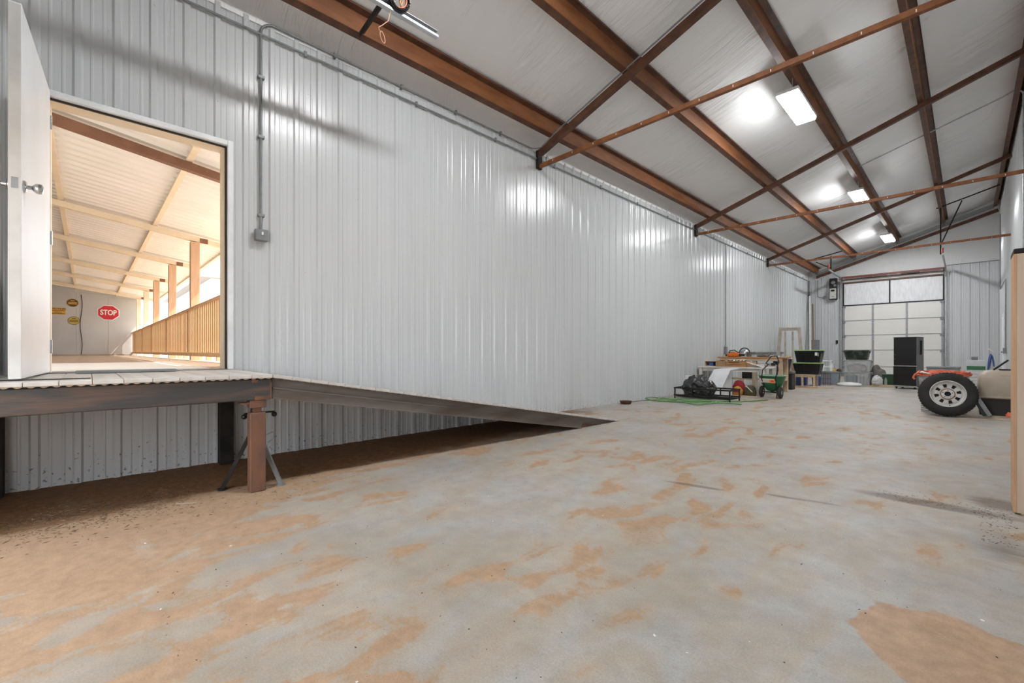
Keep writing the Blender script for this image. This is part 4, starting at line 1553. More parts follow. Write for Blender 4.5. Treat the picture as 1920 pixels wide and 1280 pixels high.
for (yc, zc, face, lab) in ((-0.42, 3.0, 'sign_brown', 'upper brown and yellow oval sign beside the caution sign'), (-0.385, 2.27, 'sign_olive', 'lower olive yellow oval sign beside the stop sign')):
    t = thing('oval_sign', lab, 'sign', (SX, yc, zc))
    m = MB().prism(ngon(28, 0.178, 0.17), T0(yc, zc), 0.006)
    m.build('rim', 'sign_olive' if face == 'sign_brown' else 'sign_brown', t)
    m = MB().prism(ngon(28, 0.163, 0.155), T0(yc, zc, 0.0062), 0.003)
    m.build('oval_face', 'sign_olive' if face == 'sign_olive' else 'sign_brown', t)
    m = MB()
    m.box(SX + 0.0095, SX + 0.011, yc - 0.13, yc + 0.13, zc - 0.055, zc - 0.02)
    m.box(SX + 0.0095, SX + 0.011, yc - 0.13, yc + 0.13, zc + 0.005, zc + 0.03)
    m.box(SX + 0.0095, SX + 0.011, yc - 0.06, yc + 0.06, zc + 0.07, zc + 0.10)
    m.build('lettering_bands', 'sign_yellow' if face == 'sign_brown' else 'sign_brown', t)
t = thing('hanging_wire', 'thin dark wire running down the porch end wall', 'wire', (SX, -0.17, 1))
m = MB()
m.tube([(SX + 0.01, -0.17 + 0.03 * math.sin(i * 0.5), PZ + 0.05 + i * 0.13) for i in range(20)], 0.01, 6)
m.build('strand', 'black', t)
# white building seen past the posts
t = thing('white_shed', 'white metal building with a grey roof far beyond the porch railing', 'building', (-40, 8, 0))
m = MB()
m.box(-52, -33, 5.6, 14, 0, 5.6)
m.build('walls', 'white_wall_far', t)
m = MB()
m.prism([(5.0, 5.6), (14.5, 5.6), (14.5, 6.6), (5.0, 5.85)], Matrix(((0, 0, 1, -52.5), (1, 0, 0, 0), (0, 1, 0, 0), (0, 0, 0, 1))), 20)
m.build('roof', 'roof_far', t)
# low fence posts seen below the bottom rail
for i in range(9):
    x = -9 - i * 1.3
    m = MB()
    m.box(x - 0.06, x + 0.06, 2.3, 2.42, -0.02, 1.0, 0.005)
    if i == 0:
        fp = m
    tag(m.build('fence_post', 'porch_wood'), 'short brown fence post outside the porch railing, ' + ('nearest', 'second', 'third', 'fourth', 'fifth', 'sixth', 'seventh', 'eighth', 'farthest')[i] + ' from the doorway', 'fence post', 'fence posts outside the porch')


# ================================================================== THINGS STORED AT THE FAR END
def frustum(m, x0, x1, y0, y1, z0, z1, ins):
    vs_ = [(x0 + ins, y0 + ins, z0), (x1 - ins, y0 + ins, z0), (x1 - ins, y1 - ins, z0), (x0 + ins, y1 - ins, z0), (x0, y0, z1), (x1, y0, z1), (x1, y1, z1), (x0, y1, z1)]
    m.raw(vs_, [(0, 3, 2, 1), (4, 5, 6, 7), (0, 1, 5, 4), (1, 2, 6, 5), (2, 3, 7, 6), (3, 0, 4, 7)])


def tub(m, x0, x1, y0, y1, z0, z1, ins, th=0.006):
    """open-topped tapered tub with wall thickness"""
    o = [(x0 + ins, y0 + ins, z0), (x1 - ins, y0 + ins, z0), (x1 - ins, y1 - ins, z0), (x0 + ins, y1 - ins, z0), (x0, y0, z1), (x1, y0, z1), (x1, y1, z1), (x0, y1, z1)]
    i_ = ins + th
    k = [(x0 + i_, y0 + i_, z0 + th), (x1 - i_, y0 + i_, z0 + th), (x1 - i_, y1 - i_, z0 + th), (x0 + i_, y1 - i_, z0 + th), (x0 + th, y0 + th, z1), (x1 - th, y0 + th, z1), (x1 - th, y1 - th, z1), (x0 + th, y1 - th, z1)]
    fs = [(0, 3, 2, 1), (0, 1, 5, 4), (1, 2, 6, 5), (2, 3, 7, 6), (3, 0, 4, 7), (8, 9, 10, 11), (8, 12, 13, 9), (9, 13, 14, 10), (10, 14, 15, 11), (11, 15, 12, 8),
          (4, 5, 13, 12), (5, 6, 14, 13), (6, 7, 15, 14), (7, 4, 12, 15)]
    m.raw(o + k, fs)


def tote(label, cx, yf, z0, w, d, h, body, lid, rotz=0.0, ins=0.045, mark=False):
    t = thing('storage_tote', label, 'storage tote', (cx, yf + d / 2, z0), rotz)
    m = MB()
    tub(m, -w / 2 + 0.015, w / 2 - 0.015, -d / 2 + 0.015, d / 2 - 0.015, 0.0, h - 0.03, ins)
    b = m.build('body', body, t, local=True)
    for k in range(4):
        m = MB()
        x = -w / 2 + 0.10 + (w - 0.2) * k / 3
        m.bar((x * 0.9, -d / 2 + ins + 0.012, 0.02), (x, -d / 2 + 0.012, h - 0.05), 0.02, 0.008, up=(0, 1, 0))
        m.build('rib', body, b, local=True)
    m = MB()
    m.box(-w / 2, w / 2, -d / 2, d / 2, h - 0.03, h - 0.012, 0.006)
    m.box(-w / 2 + 0.02, w / 2 - 0.02, -d / 2 + 0.02, d / 2 - 0.02, h - 0.012, h, 0.005)
    m.build('lid', lid, t, local=True)
    for s in (-1, 1):
        m = MB()
        m.box(s * (w / 2 - 0.02), s * (w / 2 + 0.008), -0.07, 0.07, h - 0.075, h - 0.031, 0.004)
        m.build('handle', body if body not in ('clear', 'clear_blue') else 'clear_lid', t, local=True)
    if mark:
        m = MB()
        m.box(w * 0.26, w * 0.34, -d / 2 + 0.004, -d / 2 + 0.010, h * 0.55, h * 0.80)
        m.box(w * 0.36, w * 0.38, -d / 2 + 0.004, -d / 2 + 0.010, h * 0.5, h * 0.78)
        m.build('white_sticker', 'sign_white', t, local=True)
    return t


# garden hose
t = thing('garden_hose', 'pale green garden hose lying in loose loops on the floor', 'hose', (-3.7, 8.9, 0))
m = MB()
pts = []
NL = 3.3
for i in range(150):
    k = i / 150
    a = 2 * PI * NL * k + 2.6
    rx = 0.50 + 0.20 * math.sin(k * 9.0 + 0.5)
    ry = 0.26 + 0.12 * math.cos(k * 13.0)
    x_ = -3.82 + 0.28 * math.sin(k * 5.2) + rx * math.cos(a)
    y_ = 8.52 + 0.12 * math.cos(k * 7.0) + ry * math.sin(a) + 0.22 * (x_ + 3.82)
    pts.append((max(x_, -4.64), y_, 0.018 + 0.010 * (1 + math.sin(i * 0.37))))
pts += [(-3.1, 9.25, 0.02), (-2.95, 9.7, 0.013), (-2.85, 10.0, 0.013)]
m.tube(pts, 0.0125, 6)
m.build('hose_coil', 'hose', t, smooth=70)
m = MB()
m.cyl((-2.85, 10.0, 0.013), (-2.84, 10.04, 0.013), 0.013, 10)
m.build('brass_fitting', 'wood_mid', t)
m = MB()
m.tube([(-4.62, 7.58, 0.006), (-4.60, 8.0, 0.006), (-4.5, 8.4, 0.006), (-4.3, 8.6, 0.006)], 0.006, 6)
tag(m.build('loose_cable', 'cloth_grey'), 'thin grey cable running along the foot of the left wall', 'cable')
# bowl
m = MB()
m.lathe([(0.0, 0.0), (0.095, 0.0), (0.115, 0.055), (0.12, 0.058), (0.108, 0.055), (0.09, 0.008), (0.0, 0.008)], Matrix.Translation((-4.54, 7.42, 0.0)), 24)
tag(m.build('feed_bowl', 'rust_dark', smooth=40), 'small dark bowl on the floor against the left wall', 'bowl')

# cargo carrier with rubbish bag
t = thing('cargo_carrier', 'black metal cargo basket on the floor in front of the tables', 'cargo basket', (-3.75, 9.3, 0))
for k in range(6):
    m = MB()
    y = 9.02 + 0.09 * k
    m.bar((-4.30, y, 0.06), (-3.21, y, 0.06), 0.02, 0.02)
    m.build('slat', 'black_steel', t)
m = MB()
for y in (9.0, 9.52):
    m.bar((-4.34, y, 0.235), (-3.19, y, 0.235), 0.028, 0.028)
for x in (-4.32, -3.21):
    m.bar((x, 9.014, 0.235), (x, 9.506, 0.235), 0.028, 0.028)
m.build('top_rail', 'black_steel', t)
m = MB()
for y in (9.0, 9.52):
    m.bar((-4.34, y, 0.085), (-3.19, y, 0.085), 0.028, 0.028)
m.build('bottom_rail', 'black_steel', t)
for y in (9.0, 9.52):
    for x in (-4.32, -3.95, -3.58, -3.21):
        m = MB()
        m.bar((x, y, 0.0 if x in (-4.32, -3.21) else 0.10), (x, y, 0.22), 0.022, 0.022)
        m.build('upright', 'black_steel', t)
t = thing('rubbish_bag', 'bulging black plastic bag lying in the cargo basket', 'plastic bag', (-3.93, 9.26, 0.075))
m = MB()
m.lump((-3.93, 9.26, 0.075), (0.33, 0.235, 0.27), 0.20, 2.3, 5, 3.0)
m.build('bag', 'bag_black', t, smooth=35)
# dark mat
m = MB()
m.box(-4.60, -4.05, 8.70, 8.96, 0.0, 0.004)
tag(m.build('rubber_mat', 'cloth_grey'), 'dark flat mat under the hose beside the cargo basket', 'mat')
# white plastic slide-shaped cover
t = thing('plastic_cover', 'large pale grey plastic cover leaning on the white table', 'plastic cover', (-3.6, 10.0, 0))
m = MB()
prof = [(9.70, 0.06), (9.86, 0.30), (10.10, 0.60), (10.42, 0.63)]
for (p, q) in zip(prof, prof[1:]):
    xw0 = (-3.95, -3.42)
    m.raw([(-4.06 + (p[0] - 9.7) * 0.30, p[0], p[1]), (-3.67 + (p[0] - 9.7) * 0.20, p[0], p[1]), (-3.67 + (q[0] - 9.7) * 0.20, q[0], q[1]), (-4.06 + (q[0] - 9.7) * 0.30, q[0], q[1]),
           (-4.06 + (p[0] - 9.7) * 0.30, p[0] + 0.02, p[1] - 0.015), (-3.67 + (p[0] - 9.7) * 0.20, p[0] + 0.02, p[1] - 0.015), (-3.67 + (q[0] - 9.7) * 0.20, q[0] + 0.02, q[1] - 0.015), (-4.06 + (q[0] - 9.7) * 0.30, q[0] + 0.02, q[1] - 0.015)],
          [(0, 1, 2, 3), (7, 6, 5, 4), (0, 4, 5, 1), (1, 5, 6, 2), (2, 6, 7, 3), (3, 7, 4, 0)])
m.build('sloping_face', 'sheet_white', t)
m = MB()
m.prism([(9.70, 0.0), (10.42, 0.0), (10.42, 0.62), (10.10, 0.59), (9.86, 0.29), (9.70, 0.05)], Matrix(((0, 0, 1, -3.68), (1, 0, 0, 0), (0, 1, 0, 0), (0, 0, 0, 1))), 0.01)
m.build('side_flap', 'sheet_white', t)
# flat white carton
t = thing('flat_carton', 'flat white carton with a grey stripe leaning behind the black bag', 'carton', (-4.1, 9.85, 0))
m = MB()
m.box(-4.46, -4.085, 9.80, 9.86, 0.0, 0.46, 0.004)
m.build('carton', 'sign_white', t)
m = MB()
m.box(-4.28, -4.10, 9.797, 9.80, 0.36, 0.44)
m.build('grey_stripe', 'panel_grey', t)

# white table and what stands on it
t = thing('white_table', 'white painted table against the left wall carrying wooden boxes', 'table', (-3.92, 11.3, 0))
m = MB()
m.box(-4.66, -3.12, 10.93, 11.62, 0.605, 0.64, 0.004)
m.build('table_top', 'white_paint', t)
for x, y in ((-4.60, 10.99), (-3.20, 10.99), (-4.60, 11.56), (-3.20, 11.56)):
    m = MB()
    m.box(x - 0.035, x + 0.035, y - 0.035, y + 0.035, 0.0, 0.604, 0.004)
    m.build('leg', 'white_paint', t)
m = MB()
m.box(-4.56, -3.24, 10.97, 10.99, 0.53, 0.60)
m.build('apron', 'white_paint', t)
for k in range(4):
    m = MB()
    x = -3.56 + 0.075 * k
    m.box(x, x + 0.022, 11.40, 11.42, 0.05, 0.60)
    m.build('back_slat', 'white_paint', t)
t = thing('open_wood_box', 'small open wooden box with a blue carton inside on the white table', 'wooden box', (-4.36, 11.1, 0.64))
m = MB()
m.box(-4.50, -4.485, 10.97, 11.3, 0.6405, 0.76); m.box(-4.235, -4.22, 10.97, 11.3, 0.6405, 0.76)
m.box(-4.485, -4.235, 10.97, 11.3, 0.6405, 0.652); m.box(-4.485, -4.235, 11.285, 11.3, 0.652, 0.76)
m.build('box_shell', 'wood_light', t)
m = MB()
m.box(-4.52, -4.218, 10.95, 11.32, 0.761, 0.775, 0.002)
m.build('loose_lid', 'wood_light', t)
m = MB()
m.box(-4.40, -4.30, 10.98, 11.1, 0.653, 0.745, 0.003)
tag(m.build('blue_carton', ['blue'][0]), 'small blue carton inside the open wooden box', 'carton')
t = thing('cardboard_box', 'brown cardboard box between the wooden boxes on the white table', 'cardboard box', (-4.1, 11.1, 0.64))
m = MB()
m.box(-4.215, -4.005, 10.96, 11.28, 0.6405, 0.775, 0.003)
m.build('carton', 'cardboard', t)
m = MB()
m.bar((-4.21, 11.12, 0.779), (-4.10, 11.12, 0.80), 0.30, 0.004, up=(0, 0, 1))
m.build('flap', 'cardboard', t)
t = thing('wooden_crate', 'orange-brown wooden crate with dark lettering on the white table', 'crate', (-3.78, 11.1, 0.64))
for k in range(3):
    m = MB()
    m.box(-3.995, -3.56, 10.955, 10.97, 0.641 + 0.045 * k, 0.682 + 0.045 * k, 0.002)
    m.build('plank', 'wood_mid', t)
m = MB()
m.box(-3.995, -3.98, 10.97, 11.3, 0.641, 0.775); m.box(-3.575, -3.56, 10.97, 11.3, 0.641, 0.775)
m.box(-3.98, -3.575, 11.285, 11.3, 0.641, 0.775); m.box(-3.98, -3.575, 10.97, 11.285, 0.641, 0.65)
m.build('frame', 'wood_mid', t)
m = MB()
m.box(-3.93, -3.70, 10.952, 10.9555, 0.735, 0.755); m.box(-3.92, -3.66, 10.952, 10.9555, 0.69, 0.70)
m.build('lettering_bands', 'sign_brown', t)
m = MB()
vs_ = [(-3.97 + 0.03 * i, 10.98 + 0.29 * j, 0.775 + 0.03 * abs(math.sin(i * 1.3 + j))) for i in range(14) for j in range(2)]
m.raw(vs_, [(2 * i, 2 * i + 2, 2 * i + 3, 2 * i + 1) for i in range(13)])
m.raw([(a, b, c - 0.006) for a, b, c in vs_], [(2 * i, 2 * i + 1, 2 * i + 3, 2 * i + 2) for i in range(13)])
tag(m.build('paper_sheets', 'paper'), 'crumpled pale papers on top of the orange-brown crate', 'papers')
t = thing('carton_flap_box', 'open pale carton on the right end of the white table', 'carton', (-3.36, 11.2, 0.64))
m = MB()
m.box(-3.50, -3.26, 11.05, 11.30, 0.641, 0.70, 0.003)
m.build('carton', 'paper', t)
m = MB()
m.bar((-3.54, 11.0, 0.755), (-3.24, 11.0, 0.66), 0.14, 0.005, up=(0, 0, 1))
m.build('flap', 'paper', t)

# workbench behind
t = thing('workbench', 'rough pine workbench behind the white table', 'workbench', (-3.95, 12.3, 0))
m = MB()
m.box(-4.60, -3.05, 12.03, 12.65, 0.83, 0.868, 0.003)
m.build('bench_top', 'wood_mid', t)
m = MB()
m.box(-4.56, -3.09, 12.05, 12.07, 0.77, 0.829)
m.build('front_apron', 'wood_light', t)
for x, y in ((-4.5, 12.12), (-3.72, 12.12), (-3.15, 12.12), (-4.5, 12.58), (-3.15, 12.58)):
    m = MB()
    m.box(x - 0.045, x + 0.045, y - 0.045, y + 0.045, 0.0, 0.769 if y < 12.3 else 0.829, 0.003)
    m.build('leg', 'wood_light', t)
m = MB()
m.box(-4.55, -3.10, 12.17, 12.53, 0.28, 0.31)
m.build('lower_shelf', 'wood_light', t)
t = thing('chainsaw', 'orange and black chainsaw lying on the workbench', 'chainsaw', (-4.25, 12.2, 0.868))
m = MB()
m.box(-4.38, -4.11, 12.06, 12.26, 0.869, 0.955, 0.03, seg=3)
m.box(-4.30, -4.16, 12.08, 12.24, 0.94, 0.99, 0.02, seg=2)
m.build('engine_cover', 'orange', t, smooth=50)
m = MB()
m.box(-4.43, -4.381, 12.10, 12.22, 0.88, 0.93, 0.01)
m.box(-4.11, -3.96, 12.12, 12.14, 0.885, 0.935, 0.008)
m.build('guide_bar', 'black_steel', t)
m = MB()
m.tube([(-4.36, 12.16, 0.94), (-4.34, 12.16, 1.02), (-4.22, 12.16, 1.04), (-4.12, 12.16, 0.97)], 0.012, 8)
m.build('handle', 'black', t, smooth=60)
t = thing('work_helmet', 'silver and black work helmet with ear cups on the workbench', 'helmet', (-4.06, 12.42, 0.868))
m = MB()
m.lathe([(0.105, 0.03), (0.11, 0.06), (0.10, 0.12), (0.07, 0.17), (0.03, 0.19), (0.0, 0.195)], Matrix.Translation((-4.06, 12.42, 0.868)), 20)
m.build('shell', 'galv', t, smooth=60)
m = MB()
m.tube(arc((-4.06, 12.42, 0.97), 0.125, 0, 180, 12, (1, 0, 0), (0, 0, 1)), 0.014, 8)
m.build('head_band', 'black', t, smooth=60)
for s in (-1, 1):
    m = MB()
    m.lump((-4.06 + s * 0.125, 12.42, 0.8685), (0.035, 0.05, 0.065), 0.0, 1, 2)
    m.build('ear_cup', 'black', t, smooth=60)
t = thing('metal_pot', 'dark tin pot standing on the workbench', 'pot', (-3.88, 12.2, 0.868))
m = MB()
m.lathe([(0.0, 0.0), (0.055, 0.0), (0.06, 0.11), (0.064, 0.115), (0.055, 0.11), (0.05, 0.01), (0.0, 0.01)], Matrix.Translation((-3.88, 12.2, 0.869)), 20)
m.build('body', 'cloth_grey', t, smooth=40)
m = MB()
m.bar((-3.82, 12.2, 0.96), (-3.72, 12.17, 0.965), 0.018, 0.012)
m.build('handle', 'black', t)
m = MB()
m.box(-4.46, -4.24, 12.40, 12.60, 0.869, 1.0, 0.004)
tag(m.build('brown_carton', 'cardboard'), 'small brown carton behind the chainsaw on the workbench', 'carton')
m = MB()
m.lump((-3.56, 12.25, 0.869), (0.14, 0.10, 0.045), 0.3, 3, 3, 8)
tag(m.build('work_gloves', 'cloth_grey', smooth=60), 'pair of dark gloves heaped on the right end of the workbench', 'gloves')
t = thing('white_bucket', 'white plastic bucket under the workbench', 'bucket', (-3.45, 12.3, 0.31))
m = MB()
m.lathe([(0.0, 0.0), (0.115, 0.0), (0.14, 0.33), (0.148, 0.335), (0.148, 0.36), (0.0, 0.362)], Matrix.Translation((-3.43, 12.33, 0.312)), 24)
m.build('pail', 'sign_white', t, smooth=40)
m = MB()
m.tube(arc((-3.43, 12.33, 0.63), 0.155, 200, 340, 12, (1, 0, 0), (0, -0.3, 1)), 0.004, 6)
m.build('bail_handle', 'galv', t)
m = MB()
m.box(-4.05, -3.80, 12.2, 12.45, 0.311, 0.60, 0.005)
tag(m.build('black_case', 'black'), 'dark case on the lower shelf of the workbench', 'case')

# bags at the foot of the table
t = thing('yellow_sack', 'yellow sack with red print at the foot of the white table', 'sack', (-3.67, 10.75, 0))
m = MB()
m.lump((-3.66, 10.74, 0.0), (0.115, 0.085, 0.13), 0.12, 2, 3, 1.0)
m.build('sack', 'yellow', t, smooth=60)
m = MB()
m.box(-3.72, -3.60, 10.645, 10.66, 0.07, 0.12)
m.build('red_print', 'red_cloth', t)
m = MB()
m.lump((-3.69, 10.92, 0.0), (0.13, 0.08, 0.22), 0.25, 2.5, 3, 5.0)
tag(m.build('red_rag', 'red_cloth', smooth=60), 'crumpled red rag heaped behind the yellow sack', 'rag')
t = thing('olive_bag', 'dark olive bag with a pale strap right of the yellow sack', 'bag', (-3.44, 10.8, 0))
m = MB()
m.lump((-3.41, 10.80, 0.0), (0.12, 0.10, 0.16), 0.22, 2.2, 3, 2.0)
m.build('bag', 'olive', t, smooth=60)
m = MB()
m.tube([(-3.46, 10.70, 0.22), (-3.40, 10.68, 0.17), (-3.33, 10.69, 0.09)], 0.009, 6)
m.build('strap', 'paper', t)
m = MB()
m.box(-3.95, -3.15, 10.50, 10.63, 0.0, 0.014, 0.003)
tag(m.build('loose_board', 'wood_light'), 'flat pine board lying on the floor before the yellow sack', 'board')

# broadcast spreader
t = thing('broadcast_spreader', 'green push spreader with black wheels and an orange label', 'spreader', (-2.95, 10.7, 0))
m = MB()
seg = 28
vs_, fs = [], []
prof = [(0.02, 0.13), (0.10, 0.16), (0.20, 0.30), (0.235, 0.44), (0.250, 0.47), (0.252, 0.485), (0.238, 0.485), (0.225, 0.45), (0.19, 0.30), (0.08, 0.18), (0.0, 0.18)]
for r, z in prof:
    for k in range(seg):
        a = 2 * PI * k / seg
        cx_ = math.copysign(abs(math.cos(a)) ** 0.7, math.cos(a))
        cy_ = math.copysign(abs(math.sin(a)) ** 0.7, math.sin(a))
        vs_.append((-2.94 + r * 1.02 * cx_, 10.72 + r * 0.80 * cy_, z))
for i in range(len(prof) - 1):
    for k in range(seg):
        fs.append((i * seg + k, i * seg + (k + 1) % seg, (i + 1) * seg + (k + 1) % seg, (i + 1) * seg + k))
m.raw(vs_, fs)
hop = m.build('hopper', 'green', t, smooth=50)
hop['_o'] = (-2.95, 10.7, 0)
m = MB()
ring = []
for k in range(seg):
    a = 2 * PI * k / seg
    ring.append((-2.94 + 0.255 * 1.02 * math.copysign(abs(math.cos(a)) ** 0.7, math.cos(a)), 10.72 + 0.255 * 0.8 * math.copysign(abs(math.sin(a)) ** 0.7, math.sin(a)), 0.485))
m.tube(ring, 0.011, 6, closed=True)
m.build('rim', 'green_rim', hop, smooth=60)
m = MB()
m.bar((-3.13, 10.508, 0.38), (-2.83, 10.508, 0.37), 0.012, 0.09, up=(0, -0.4, 1))
m.build('beige_label', 'paper', hop)
m = MB()
star = []
for k in range(16):
    r = 0.062 if k % 2 else 0.050
    star.append((r * math.cos(2 * PI * k / 16) * 1.15, r * math.sin(2 * PI * k / 16) * 0.85))
m.prism(star, frame_T((-2.88, 10.496, 0.375), (1, 0, 0), (0, 0.1, 1)), 0.004)
m.build('orange_badge', 'orange', hop)
m = MB()
m.box(-2.905, -2.855, 10.486, 10.4915, 0.367, 0.383)
m.build('badge_mark', 'red_cloth', hop)
for x in (-3.14, -2.76):
    m = MB()
    T = frame_T((x - 0.03, 10.60 + (0.10 if x < -3 else 0.02), 0.125), (0, 1, 0), (0, 0, 1))
    m.lathe([(0.045, 0.0), (0.10, -0.004), (0.122, 0.008), (0.125, 0.030), (0.122, 0.052), (0.10, 0.062), (0.045, 0.060)], T, 24, closed=True)
    w = m.build('wheel', 'black_matte', t, smooth=50)
    w['_o'] = (-2.95, 10.7, 0)
    m = MB()
    m.lathe([(0.0, 0.004), (0.045, 0.004), (0.045, 0.056), (0.0, 0.056)], T, 14)
    m.build('hub', 'galv', w, smooth=40)
m = MB()
m.cyl((-3.13, 10.65, 0.125), (-2.77, 10.65, 0.125), 0.01, 10)
m.build('axle', 'black_steel', t, smooth=50)
m = MB()
for x in (-3.10, -2.80):
    m.tube([(x, 10.50, 0.012), (x, 10.52, 0.12), (x + (0.03 if x < -3 else -0.03), 10.58, 0.28), (x + (0.02 if x < -3 else -0.02), 10.47, 0.42), (x, 10.60, 0.60), (-2.99 + (x + 2.95) * 0.6, 10.95, 0.72)], 0.011, 8)
m.build('frame_tube', 'black_steel', t, smooth=60)
m = MB()
m.tube([(-3.08, 10.95, 0.71), (-3.16, 11.05, 0.74), (-3.10, 11.2, 0.89), (-2.98, 11.2, 0.90), (-2.90, 11.05, 0.76), (-2.90, 10.95, 0.71)], 0.013, 8)
m.build('handle', 'black_steel', t, smooth=60)
m = MB()
m.box(-3.03, -2.95, 10.93, 11.0, 0.69, 0.75, 0.01)
m.build('control_lever', 'black', t)
m = MB()
m.lathe([(0.0, 0.0), (0.12, 0.0), (0.12, 0.012), (0.0, 0.014)], Matrix.Translation((-2.94, 10.68, 0.10)), 20)
m.build('spinner_plate', 'galv', t, smooth=40)

# stacked white drawers, navy tote, brown case
t = thing('plastic_drawer_tower', 'white plastic drawer stack behind the spreader', 'drawers', (-4.0, 14.0, 0))
m = MB()
m.box(-4.28, -3.72, 13.83, 14.25, 0.0, 0.88, 0.005)
m.build('cabinet', 'sheet_white', t)
for k in range(4):
    m = MB()
    m.box(-4.26, -3.74, 13.815, 13.829, 0.03 + 0.21 * k, 0.22 + 0.21 * k, 0.004)
    m.build('drawer', 'sign_white', t)
t = thing('travel_chest', 'low dark brown trunk behind the spreader', 'trunk', (-3.5, 13.4, 0))
m = MB()
m.box(-3.70, -3.18, 13.25, 13.55, 0.0, 0.42, 0.006)
m.build('body', 'black_matte', t)
m = MB()
m.box(-3.71, -3.17, 13.24, 13.56, 0.421, 0.485, 0.008)
m.build('trunk_lid', 'cloth_grey', t)
tote('navy blue storage tote with a pale lid on the brown trunk', -3.44, 13.24, 0.486, 0.42, 0.30, 0.35, 'navy', 'sheet_white')
# leaning frame
t = thing('leaning_pallet_frame', 'old white wooden frame with slats leaning against the left wall', 'wooden frame', (-4.15, 17.1, 0))
lean = 0.22
def lp(x, z):
    return (x, 17.0 + lean * z * 0.5, z)
for a, b in (((-4.56, 0.02), (-4.46, 1.82)), ((-3.74, 0.02), (-3.92, 1.80))):
    m = MB()
    m.bar(lp(*a), lp(*b), 0.10, 0.05, up=(0, 1, 0))
    m.build('stile', 'frame_paint', t)
for x in (-4.32, -4.10):
    m = MB()
    m.bar(lp(x + 0.05, 0.10), lp(x, 1.68), 0.06, 0.04, up=(0, 1, 0))
    m.build('slat', 'frame_paint', t)
m = MB()
m.bar(lp(-4.42, 1.76), lp(-3.96, 1.76), 0.05, 0.10, up=(0, 0, 1))
m.build('top_board', 'frame_paint', t)
m = MB()
m.bar(lp(-4.50, 0.12), lp(-3.82, 0.12), 0.05, 0.10, up=(0, 0, 1))
m.build('bottom_board', 'frame_paint', t)

# pine chair carrying two black totes
t = thing('pine_chair', 'light pine chair with two black totes stacked on the seat', 'chair', (-3.25, 14.95, 0))
m = MB()
m.box(-3.58, -2.98, 14.72, 15.15, 0.325, 0.352, 0.004)
m.build('seat', 'wood_light', t)
for x, y in ((-3.28, 14.75), (-3.00, 14.77), (-3.00, 15.12)):
    m = MB()
    m.box(x - 0.025, x + 0.025, y - 0.025, y + 0.025, 0.0, 0.324, 0.003)
    m.build('leg', 'wood_light', t)
for y in (14.75, 15.12):
    m = MB()
    m.tube([(-3.56, y, 0.0), (-3.555, y, 0.35), (-3.60, y, 0.62), (-3.66, y, 0.86)], [0.03, 0.03, 0.027, 0.026], 6)
    m.build('back_post', 'wood_light', t)
m = MB()
m.bar((-3.655, 14.76, 0.83), (-3.655, 15.11, 0.83), 0.03, 0.10)
m.build('top_rail', 'wood_light', t)
for y in (14.85, 14.935, 15.02):
    m = MB()
    m.bar((-3.565, y, 0.36), (-3.65, y, 0.78), 0.02, 0.02)
    m.build('spindle', 'wood_light', t)
m = MB()
m.box(-3.55, -3.02, 14.735, 14.755, 0.27, 0.324)
m.build('apron', 'wood_light', t)
tote('lower black tote with a lime lid on the pine chair', -3.17, 14.68, 0.353, 0.70, 0.45, 0.335, 'tote_black', 'lime', ins=0.06)
tote('upper black tote with a lime lid and white sticker, topmost on the pine chair', -3.145, 14.69, 0.69, 0.68, 0.44, 0.36, 'tote_black', 'lime', ins=0.05, mark=True)
m = MB()
m.lathe([(0.0, 0.0), (0.10, 0.0), (0.12, 0.24), (0.125, 0.26), (0.11, 0.25), (0.0, 0.02)], Matrix.Translation((-3.10, 15.55, 0.0)), 22)
tag(m.build('blue_bucket', 'blue', smooth=40), 'blue bucket under the pine chair', 'bucket')
m = MB()
m.box(-3.62, -3.33, 15.35, 15.6, 0.0, 0.24, 0.008)
tag(m.build('blue_crate', 'blue'), 'blue crate behind the pine chair legs', 'crate')
for i, (x, y, a, w, mm, lab) in enumerate(((-3.15, 14.35, 0.2, 0.62, 'wood_mid', 'orange-brown board lying in front of the pine chair'),
                                           (-3.40, 14.50, -0.1, 0.50, 'cloth_grey', 'grey board lying under the pine chair'),
                                           (-2.80, 14.60, -0.25, 0.55, 'wood_light', 'pale board lying right of the pine chair'))):
    m = MB()
    T = Matrix.Translation((x, y, 0)) @ Matrix.Rotation(a, 4, 'Z')
    m.box(-w / 2, w / 2, -0.06, 0.06, 0.0, 0.02, 0.003, T)
    tag(m.build('loose_board', mm), lab, 'board')
# dark wire rack between the chair and the totes
t = thing('wire_rack', 'dark wire rack between the pine chair and the grey tote', 'rack', (-2.98, 15.95, 0))
for k in range(6):
    m = MB()
    x = -3.10 + 0.055 * k
    m.bar((x, 15.85, 0.0), (x, 15.9, 0.36), 0.012, 0.012)
    m.build('upright', 'rust_dark', t)
for z in (0.06, 0.20, 0.34):
    m = MB()
    m.bar((-3.12, 15.85 + 0.05 * z / 0.36, z), (-2.80, 15.85 + 0.05 * z / 0.36, z), 0.012, 0.012)
    m.build('crossbar', 'rust_dark', t)

# leaning lumber in the corner
for i, (x0, x1, z1, w, mm, lab) in enumerate(((-4.36, -4.50, 3.00, 0.055, 'brown_plank', 'brown plank leaning in the far left corner'),
                                              (-4.46, -4.60, 3.35, 0.06, 'trim_white', 'tall white board leaning in the far left corner'),
                                              (-4.54, -4.655, 3.05, 0.035, 'panel_grey', 'thin dark strip leaning beside the tall white board'),
                                              )):
    m = MB()
    m.bar((x0, 21.35, 0.02), (x1, 21.90, z1), w, 0.03, up=(0, 1, 0))
    tag(m.build('leaning_board', mm), lab, 'board', 'boards leaning in the corner')

